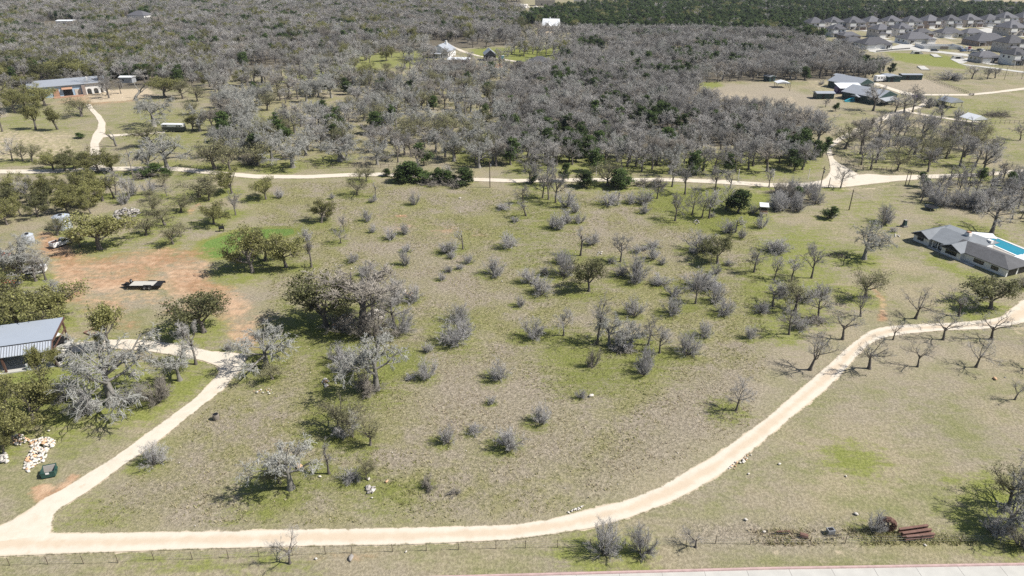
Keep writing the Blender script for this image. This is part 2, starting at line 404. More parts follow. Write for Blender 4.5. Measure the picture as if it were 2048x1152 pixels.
PALE = [
    ([(-60, 250), (170, 262), (185, 300), (170, 330), (-60, 330)], 0.52, 10),
    ([(215, 205), (300, 205), (290, 235), (215, 240)], 0.36, 8),
    ([(1768, 699), (1900, 697), (2060, 697), (2060, 700), (1900, 700), (1768, 702)], 0.55, 0.5),
    ([(1790, 708), (1900, 707), (2060, 708), (2060, 711), (1900, 710), (1790, 711)], 0.5, 0.5),
    ([(1240, 1046), (1380, 1034), (1480, 1020), (1482, 1023), (1380, 1037), (1240, 1049)], 0.5, 0.4),
    ([(1455, 985), (1478, 1000), (1474, 1030), (1455, 1048), (1450, 1047), (1468, 1028), (1472, 1002), (1452, 988)], 0.42, 0.4),
    ([(520, 440), (556, 425), (572, 395), (560, 370), (566, 370), (578, 396), (562, 428), (522, 444)], 0.4, 0.6),
    ([(180, 180), (300, 176), (315, 190), (250, 202), (176, 206)], 0.8, 4),
    ([(-60, 205), (10, 208), (28, 232), (-60, 245)], 0.6, 4),
    ([(1600, 160), (1700, 155), (1690, 168), (1720, 200), (1650, 205)], 0.45, 6),
    ([(1745, 160), (1850, 150), (1935, 182), (1840, 188), (1790, 178)], 0.38, 6),
    ([(1560, 195), (1590, 190), (1600, 205), (1560, 215)], 0.5, 4),
    ([(1430, 186), (1480, 180), (1520, 190), (1500, 200), (1440, 200)], 0.4, 5),
    ([(1065, 62), (1110, 60), (1108, 74), (1070, 74)], 0.9, 3),
    ([(2010, 650), (2060, 640), (2060, 670), (2020, 672)], 0.6, 2),
    ([(-60, 1133), (300, 1128), (600, 1140), (620, 1165), (-60, 1165)], 0.33, 1.5),
    ([(600, 1125), (800, 1130), (1100, 1112), (1300, 1115), (1300, 1130), (1000, 1145), (600, 1160)], 0.33, 1.5),
    ([(1500, 1095), (1800, 1090), (1880, 1100), (1860, 1122), (1500, 1128)], 0.36, 1.5),
    ([(1635, 376), (1740, 372), (1790, 365), (1800, 372), (1720, 385)], 0.5, 2),
    ([(1960, 0), (2060, 0), (2060, 10), (1960, 8)], 0.6, 10),
    ([(1440, 0), (1640, 0), (1640, 7), (1440, 6)], 0.7, 10),
    ([(1820, 68), (1860, 74), (1930, 86), (1900, 92), (1820, 84)], 0.5, 4),
]
DRY = [
    ([(1400, 172), (1540, 166), (1650, 200), (1640, 240), (1480, 228), (1420, 190)], 0.9, 6),
    ([(1745, 168), (1850, 156), (1930, 186), (1850, 187), (1800, 182)], 1.0, 3),
    ([(790, 700), (1010, 690), (1090, 740), (1200, 790), (1180, 900), (1100, 960), (880, 900), (800, 830)], 0.80, 10),
    ([(1340, 760), (1480, 740), (1560, 780), (1420, 900), (1200, 1000), (1150, 960), (1300, 860)], 1.0, 7),
    ([(700, 470), (860, 480), (960, 500), (1010, 580), (900, 640), (760, 560)], 0.6, 8),
    ([(1130, 440), (1300, 460), (1420, 490), (1400, 540), (1200, 520), (1100, 500)], 0.6, 7),
    ([(1650, 655), (1740, 640), (1900, 640), (1940, 745), (1740, 760), (1640, 760)], 0.5, 8),
    ([(260, 960), (460, 900), (520, 1000), (400, 1050), (250, 1045)], 0.55, 7),
    ([(1540, 600), (1700, 640), (1640, 760), (1540, 760), (1480, 740)], 0.5, 7),
    ([(1380, 1050), (1720, 1045), (1740, 1090), (1400, 1092)], 0.8, 3),
    ([(1540, 165), (1700, 205), (1640, 240), (1480, 225), (1410, 180)], 0.5, 8),
]
LITTER = [
    ([(0, 0), (1050, 0), (1050, 90), (700, 110), (340, 180), (0, 180)], 0.8, 10),
    ([(1010, 100), (1760, 110), (1740, 160), (1400, 165), (1460, 220), (1650, 240), (1600, 285), (1300, 300), (1010, 290)], 0.75, 8),
    ([(1035, 50), (1110, 20), (1500, 6), (2100, 20), (2100, 44), (1600, 62), (1140, 66)], 1.0, 8),
]
ROUGH = [([(500, 366), (700, 362), (960, 378), (1250, 384), (1500, 384), (1520, 480), (1540, 700), (1500, 850), (1180, 1010), (1020, 1044), (640, 1050), (140, 1054), (400, 830), (490, 740), (520, 690), (540, 560)], 1.0, 5),
         ([(270, 210), (1010, 160), (1030, 345), (270, 335)], 0.6, 8),
         ([(1360, 1040), (1740, 1030), (2060, 1080), (2060, 1096), (1360, 1094)], 1.0, 2)]

def lattice(a, b, lo, hi, step, grow):
    """Evenly stepped between lo and hi, ever coarser out to a and b."""
    mid = list(np.arange(lo, hi + step * 0.5, step)); up = [mid[-1]]; s = step
    while up[-1] < b: s *= grow; up.append(up[-1] + s)
    dn = [mid[0]]; s = step
    while dn[-1] > a: s *= grow; dn.append(dn[-1] - s)
    return np.array(dn[1:][::-1] + mid + up[1:])
gx_ = lattice(-3500, 3500, -118, 118, 0.62, 1.022)
gy_ = lattice(-160, 5200, 38, 215, 0.62, 1.012)
GX, GY = np.meshgrid(gx_, gy_)
GX, GY = GX.ravel(), GY.ravel()
def mask_fields(X, Y, spots=()):
    out = {k: np.zeros(len(X), np.float32) for k in ("green", "dirt", "dry", "rough", "pale", "litter")}
    for key, lst in (("green", GREEN), ("dirt", DIRT), ("dry", DRY), ("rough", ROUGH), ("pale", PALE), ("litter", LITTER)):
        for px, st, soft in lst:
            po = ground_poly(px); lo, hi = po.min(0) - 3 * soft, po.max(0) + 3 * soft
            k = np.nonzero((X > lo[0]) & (X < hi[0]) & (Y > lo[1]) & (Y < hi[1]))[0]
            if len(k) == 0: continue
            s = np.clip(signed(po, X[k], Y[k]) / (2 * soft) + 0.5, 0, 1); s = s * s * (3 - 2 * s) * st
            out[key][k] = np.maximum(out[key][k], s)
    for x, y, r, st in spots:
        k = np.nonzero((abs(X - x) < 2 * r) & (abs(Y - y) < 2 * r))[0]
        if len(k) == 0: continue
        s = np.clip(1.5 - np.hypot(X[k] - x, Y[k] - y) / r, 0, 1) * st
        out["green"][k] = np.maximum(out["green"][k], s)
    return out
ROAD_POLY = {}
for n, (l, r) in ROADS.items():
    cnt = 240 if n in ("gravel_road", "driveway", "ranch_road") else 80
    a, b = ground_poly(resample(l, cnt)), ground_poly(resample(r, cnt))
    ROAD_POLY[n] = (a, b)
def gravel_field(X, Y):
    g = np.full(len(X), -6.0, np.float32)
    for a, b in ROAD_POLY.values():
        po = np.vstack((a[::2], b[::-1][::2])); lo, hi = po.min(0) - 6, po.max(0) + 6
        k = np.nonzero((X > lo[0]) & (X < hi[0]) & (Y > lo[1]) & (Y < hi[1]))[0]
        if len(k): g[k] = np.maximum(g[k], signed(po, X[k], Y[k]))
    return g
def set_attr(me, name, vals):
    a = me.attributes.new(name, 'FLOAT', 'POINT'); a.data.foreach_set("value", np.asarray(vals, np.float32))

# ------------------------------------------------------------------ growing trees
def unit(v): return v / (np.linalg.norm(v, axis=-1, keepdims=True) + 1e-9)
def perp(d, rng):
    r = rng.normal(size=d.shape); r -= (r * d).sum(-1, keepdims=True) * d
    return unit(r)
def poly_branch(P0, D, Ln, K, bend, up, rng):
    """N branches as K-point polylines that wander and lean up (or droop, up < 0)."""
    N = len(P0); P = np.zeros((N, K, 3)); P[:, 0] = P0; d = D.copy(); seg = Ln / (K - 1)
    upv = np.array((0, 0, 1.0))
    for k in range(1, K):
        d = unit(d + bend * rng.normal(size=d.shape) + up * upv)
        P[:, k] = P[:, k - 1] + d * seg[:, None]
    return P
def spawn(P, Rr, n, t0, t1, ang, ang_sd, ratio, K, bend, up, rng, tip=0.35, rr=0.55, rmin=0.006, droop_to=None):
    N, K0, _ = P.shape
    t = (np.arange(n)[None] + rng.random((N, n))) / n * (t1 - t0) + t0
    s = t * (K0 - 1); i = np.clip(s.astype(int), 0, K0 - 2); f = (s - i)[..., None]
    row = np.arange(N)[:, None]
    A, B = P[row, i], P[row, i + 1]
    pos = A + (B - A) * f; tan = unit(B - A)
    rad = Rr[row, i] * (1 - f[..., 0]) + Rr[row, i + 1] * f[..., 0]
    L0 = np.linalg.norm(np.diff(P, axis=1), axis=2).sum(1)
    pos, tan, rad, tt = pos.reshape(-1, 3), tan.reshape(-1, 3), rad.ravel(), t.ravel()
    a = np.radians(rng.normal(ang, ang_sd, len(pos)))
    side = perp(tan, rng)
    D = unit(tan * np.cos(a)[:, None] + side * np.sin(a)[:, None])
    Ln = np.repeat(L0, n) * ratio * (1 - tip * tt) * rng.uniform(0.65, 1.3, len(pos))
    Pc = poly_branch(pos, D, Ln, K, bend, up, rng)
    r0 = np.maximum(rad * rr * rng.uniform(0.75, 1.1, len(pos)), rmin)
    Rc = r0[:, None] * np.linspace(1, 0.35, K)[None]
    return Pc, np.maximum(Rc, rmin * 0.5)
def tubes(P, Rr, sides):
    """Quads of N branches with K rings each."""
    N, K, _ = P.shape
    d = unit(P[:, -1] - P[:, 0])
    a = np.cross(d, np.array((0.3, 0.2, 1.0))); bad = np.linalg.norm(a, axis=1) < 1e-3; a[bad] = (1, 0, 0); a = unit(a); b = np.cross(d, a)
    th = 2 * pi * np.arange(sides) / sides
    ring = np.cos(th)[None, :, None] * a[:, None] + np.sin(th)[None, :, None] * b[:, None]
    V = P[:, :, None, :] + Rr[:, :, None, None] * ring[:, None]
    base = (np.arange(N) * K * sides)[:, None, None]; k = (np.arange(K - 1) * sides)[None, :, None]; s = np.arange(sides)[None, None]
    s2 = (s + 1) % sides
    Fq = np.stack((base + k + s, base + k + s2, base + k + sides + s2, base + k + sides + s), -1)
    return V.reshape(-1, 3), Fq.reshape(-1, 4)
class Geo:
    def __init__(s): s.V = []; s.F = []; s.I = []; s.n = 0
    def add(s, V, Fq, idx):
        s.V.append(V); s.F.append(Fq + s.n); s.I.append(np.full(len(Fq), idx)); s.n += len(V)
    def mesh(s, name, mats):
        return mesh_np(name, np.vstack(s.V), np.vstack(s.F), None, [MATS[m] for m in mats], np.concatenate(s.I))
def leaves(C, size, rng, flat=0.5):
    """A small folded leaf clump (a rhombus) round each centre."""
    n = len(C); nrm = unit(rng.normal(size=(n, 3)) + np.array((0, 0, flat)))
    a = perp(nrm, rng); b = np.cross(nrm, a); s = size * rng.uniform(0.6, 1.4, n)
    s = s[:, None]
    V = np.stack((C - a * s, C - b * s * 0.6 + nrm * s * 0.15, C + a * s, C + b * s * 0.6 + nrm * s * 0.15), 1)
    return V.reshape(-1, 3), np.arange(4 * n).reshape(-1, 4)

# kind -> parameters of its growth, all for a tree about 8 m tall
def grow(style, seed):
    """(trunk mesh, crown mesh, height, width) of one tree."""
    rng = np.random.default_rng(seed)
    T, C = Geo(), Geo()
    z0 = np.zeros((1, 3)); upd = np.array([[0, 0, 1.0]])
    tm, cm = ["bark"], ["twig"]
    if style in ("bare", "bare_thin", "lichen", "orchard", "forked", "brown"):
        lich = style == "lichen"
        if style == "bare":      tr, nb, a1, up1, r1 = 4.2, 9, 52, 0.13, 0.92
        elif style == "brown":   tr, nb, a1, up1, r1 = 3.6, 9, 55, 0.12, 0.8
        elif style == "bare_thin": tr, nb, a1, up1, r1 = 5.2, 6, 36, 0.2, 0.55
        elif style == "orchard": tr, nb, a1, up1, r1 = 2.6, 6, 44, 0.12, 1.55
        elif style == "forked":  tr, nb, a1, up1, r1 = 4.2, 5, 34, 0.12, 0.85
        else:                    tr, nb, a1, up1, r1 = 3.0, 11, 60, 0.07, 1.15
        tm, cm = (["pale_bark"], ["lichen_twig"]) if lich else (["bark"], ["twig"])
        if style == "brown": cm = ["brown_twig"]
        cm = cm + [tm[0]]
        d0 = unit(upd + rng.normal(size=(1, 3)) * np.array((0.06, 0.06, 0)))
        P = poly_branch(z0, d0, np.array([tr]), 6, 0.05, 0.05, rng)
        Rr = np.linspace(0.21 if not lich else 0.30, 0.09, 6)[None] * np.ones((1, 1)); Rr[0, 0] *= 1.35
        T.add(*tubes(P, Rr, 8), 0)
        t_lo = 0.45 if style in ("bare", "bare_thin") else 0.55 if style == "forked" else 0.5
        if style == "orchard": t_lo = 0.62
        B1, R1 = spawn(P, Rr, nb, t_lo, 1.0, a1, 10, r1, 6, 0.15, up1, rng, 0.3, 0.72, 0.03)
        T.add(*tubes(B1, R1, 5), 0)
        n2 = {"bare": 6, "bare_thin": 5, "orchard": 5, "forked": 5, "lichen": 6, "brown": 7}[style]
        B2, R2 = spawn(B1, R1, n2, 0.25, 1.0, 44, 12, 0.52, 5, 0.18, 0.06 if not lich else -0.02, rng, 0.35, 0.6, 0.018)
        C.add(*tubes(B2, R2, 4), 1)
        n3 = {"bare": 6, "bare_thin": 6, "orchard": 6, "forked": 5, "lichen": 7, "brown": 7}[style]
        B3, R3 = spawn(B2, R2, n3, 0.15, 1.0, 45, 14, 0.55, 4, 0.2, 0.05 if not lich else -0.10, rng, 0.35, 0.6, 0.0125)
        C.add(*tubes(B3, R3, 3), 0)
        n4 = {"bare": 8, "bare_thin": 7, "orchard": 6, "forked": 6, "lichen": 7, "brown": 8}[style]
        r4 = {"lichen": 0.021, "orchard": 0.010}.get(style, 0.013)
        B4, R4 = spawn(B3, R3, n4, 0.1, 1.0, 42, 15, 0.62, 3, 0.22, 0.04 if not lich else -0.16, rng, 0.3, 0.7, r4)
        C.add(*tubes(B4, R4, 3), 0)
    elif style in ("shrub", "shrub_brown"):
        n = 19
        ph = rng.random(n) * 2 * pi; tilt = np.radians(rng.uniform(4, 70, n))
        D = np.stack((np.sin(tilt) * np.cos(ph), np.sin(tilt) * np.sin(ph), np.cos(tilt)), 1)
        P0 = np.stack((np.cos(ph) * .15, np.sin(ph) * .15, 0 * ph), 1)
        P = poly_branch(P0, D, rng.uniform(1.9, 2.9, n) * (1 - .25 * tilt), 6, 0.12, 0.07, rng)
        Rr = np.linspace(0.045, 0.016, 6)[None] * np.ones((n, 1))
        tm, cm = ["bark"], ["shrub_twig" if style == "shrub" else "brown_twig"]
        T.add(*tubes(P, Rr, 4), 0)
        B2, R2 = spawn(P, Rr, 10, 0.12, 1.0, 40, 12, 0.42, 4, 0.16, 0.06, rng, 0.35, 0.6, 0.010)
        C.add(*tubes(B2, R2, 3), 0)
        B3, R3 = spawn(B2, R2, 13, 0.1, 1.0, 44, 14, 0.55, 3, 0.18, 0.05, rng, 0.3, 0.7, 0.0095)
        C.add(*tubes(B3, R3, 3), 0)
    elif style in ("oak", "dark_oak", "thin_oak", "sapling_oak"):
        leaf = {"oak": "oak_leaf", "dark_oak": "dark_leaf", "thin_oak": "thin_leaf", "sapling_oak": "oak_leaf"}[style]
        tm, cm = ["bark"], ["bark", leaf]
        tr, nb, a1, r1 = (2.6, 9, 62, 1.45) if style != "sapling_oak" else (3.8, 8, 42, 0.7)
        P = poly_branch(z0, unit(upd + rng.normal(size=(1, 3)) * np.array((0.16, 0.16, 0))), np.array([tr]), 6, 0.1, 0.05, rng)
        Rr = np.linspace(0.26, 0.13, 6)[None] * np.ones((1, 1)); Rr[0, 0] *= 1.3
        T.add(*tubes(P, Rr, 8), 0)
        B1, R1 = spawn(P, Rr, nb, 0.42, 1.0, a1, 13, r1, 6, 0.16, 0.12, rng, 0.25, 0.7, 0.03)
        T.add(*tubes(B1, R1, 5), 0)
        B2, R2 = spawn(B1, R1, 7, 0.25, 1.0, 46, 14, 0.46, 4, 0.2, 0.05, rng, 0.3, 0.55, 0.018)
        C.add(*tubes(B2, R2, 4), 0)
        B3, R3 = spawn(B2, R2, 5, 0.2, 1.0, 48, 15, 0.6, 3, 0.22, 0.04, rng, 0.3, 0.6, 0.013)
        C.add(*tubes(B3, R3, 3), 0)
        per = {"oak": 22, "dark_oak": 24, "thin_oak": 11, "sapling_oak": 22}[style]
        keep = rng.random(len(B3)) < (0.86 if style != "thin_oak" else 0.8)
        ends = B3[keep][:, 1:].reshape(-1, 3)
        cc = np.repeat(ends, per // 2, 0) + rng.normal(size=(len(ends) * (per // 2), 3)) * np.array((0.26, 0.26, 0.17))
        C.add(*leaves(cc, 0.105 if style != "thin_oak" else 0.09, rng, 1.0), 1)
    elif style in ("cedar", "cedar_bush"):
        tm, cm = ["bark"], ["bark", "cedar_leaf"]
        hgt = 5.4
        P = poly_branch(z0, upd, np.array([hgt * 0.86]), 7, 0.06, 0.08, rng)
        Rr = np.linspace(0.17, 0.03, 7)[None] * np.ones((1, 1))
        T.add(*tubes(P, Rr, 6), 0)
        B1, R1 = spawn(P, Rr, 36, 0.06, 1.0, 58, 14, 0.44, 5, 0.13, 0.13, rng, 0.62, 0.4, 0.018)
        C.add(*tubes(B1, R1, 3), 0)
        B2, R2 = spawn(B1, R1, 6, 0.25, 1.0, 42, 14, 0.45, 3, 0.18, 0.08, rng, 0.3, 0.6, 0.010)
        ends = np.concatenate((B2[:, 1:].reshape(-1, 3), B1[:, 2:].reshape(-1, 3)))
        cc = np.repeat(ends, 7, 0) + rng.normal(size=(len(ends) * 7, 3)) * np.array((0.19, 0.19, 0.16))
        C.add(*leaves(cc, 0.135, rng, 0.8), 1)
    elif style in ("dead", "stump"):
        tm, cm = ["pale_bark"] if style == "dead" else ["bark"], ["bark"]
        P = poly_branch(z0, unit(upd + rng.normal(size=(1, 3)) * 0.12), np.array([3.2]), 6, 0.12, 0.05, rng)
        Rr = np.linspace(0.34, 0.2, 6)[None] * np.ones((1, 1))
        T.add(*tubes(P, Rr, 8), 0)
        B1, R1 = spawn(P, Rr, 4, 0.6, 1.0, 42, 12, 1.25, 6, 0.2, 0.1, rng, 0.1, 0.75, 0.05)
        T.add(*tubes(B1, R1, 5), 0)
        B2, R2 = spawn(B1, R1, 3, 0.4, 1.0, 45, 14, 0.35, 4, 0.2, 0.1, rng, 0.3, 0.55, 0.03)
        C.add(*tubes(B2, R2, 4), 0)
    allV = np.vstack(T.V + C.V)
    # trim to what is seen: height to the top, width as the span that holds most of the crown
    h = np.percentile(allV[:, 2], 99.6); w = np.percentile(np.hypot(allV[:, 0], allV[:, 1]), 95) * 2
    cx, cy = np.median(np.vstack(C.V)[:, 0]), np.median(np.vstack(C.V)[:, 1])
    return T, C, tm, cm, h, w
PROTO = {}
N_VAR = {"bare": 10, "bare_thin": 3, "lichen": 5, "orchard": 5, "forked": 2, "brown": 3, "shrub": 5, "shrub_brown": 2, "oak": 5, "dark_oak": 3, "thin_oak": 4, "sapling_oak": 2, "cedar": 5, "dead": 2}
WHOLE = {}
def protos():
    for st, n in N_VAR.items():
        lst = []
        for k in range(n):
            T, C, tm, cm, h, w = grow(st, 100 + 17 * k + sum(map(ord, st)))
            a, b = T.mesh(st + "_trunk", tm), C.mesh(st + "_crown", cm)
            G = Geo(); G.V = T.V + C.V; G.n = T.n + C.n; G.F = T.F + [f + T.n for f in C.F]; G.I = T.I + [i + len(tm) for i in C.I]
            c = G.mesh(st + "_tree", tm + cm)
            lst.append((a, b, c, h, w))
        PROTO[st] = lst
protos()
KIND = {"bare": "bare_tree", "bare_thin": "bare_tree", "lichen": "bare_tree", "forked": "bare_tree", "brown": "bare_tree", "orchard": "orchard_tree", "shrub": "shrub", "shrub_brown": "shrub",
        "oak": "live_oak", "dark_oak": "live_oak", "thin_oak": "live_oak", "sapling_oak": "live_oak", "cedar": "cedar_tree", "dead": "dead_tree"}
LOOK = {"bare": "grey leafless", "bare_thin": "thin grey leafless", "lichen": "pale lichened leafless", "forked": "dark forked leafless", "brown": "brown-twigged leafless", "orchard": "bare vase-shaped", "shrub": "hazy grey leafless",
        "shrub_brown": "brown twiggy", "oak": "olive leafy", "dark_oak": "dark leafy", "thin_oak": "thin-leaved olive", "sapling_oak": "small upright leafy", "cedar": "dark green", "dead": "dead bare-limbed"}
NOUN = {"bare_tree": "tree", "orchard_tree": "orchard tree", "shrub": "shrub", "live_oak": "oak", "cedar_tree": "cedar", "dead_tree": "tree"}
PLANTS = []     # dict per plant: style, x, y, h, w, rot, label
def plant(style, px, py, hpx, wpx=None, label=None, var=None):
    x, y = gxy(px, py)
    h = max(0.4, z_at(y, py - hpx))
    if style in ("lichen", "oak", "dark_oak", "thin_oak", "brown"): h *= 0.95    # the crown's far side shows above its middle
    else: h *= 1.08
    w = (wpx or hpx) / ppm(x, y) * (1.4 if style == "orchard" else 1.2)
    PLANTS.append(dict(style=style, x=x, y=y, h=h, w=w, rot=(px * 12.9898 + py * 78.233) % 6.283, label=label, var=var, hand=True))

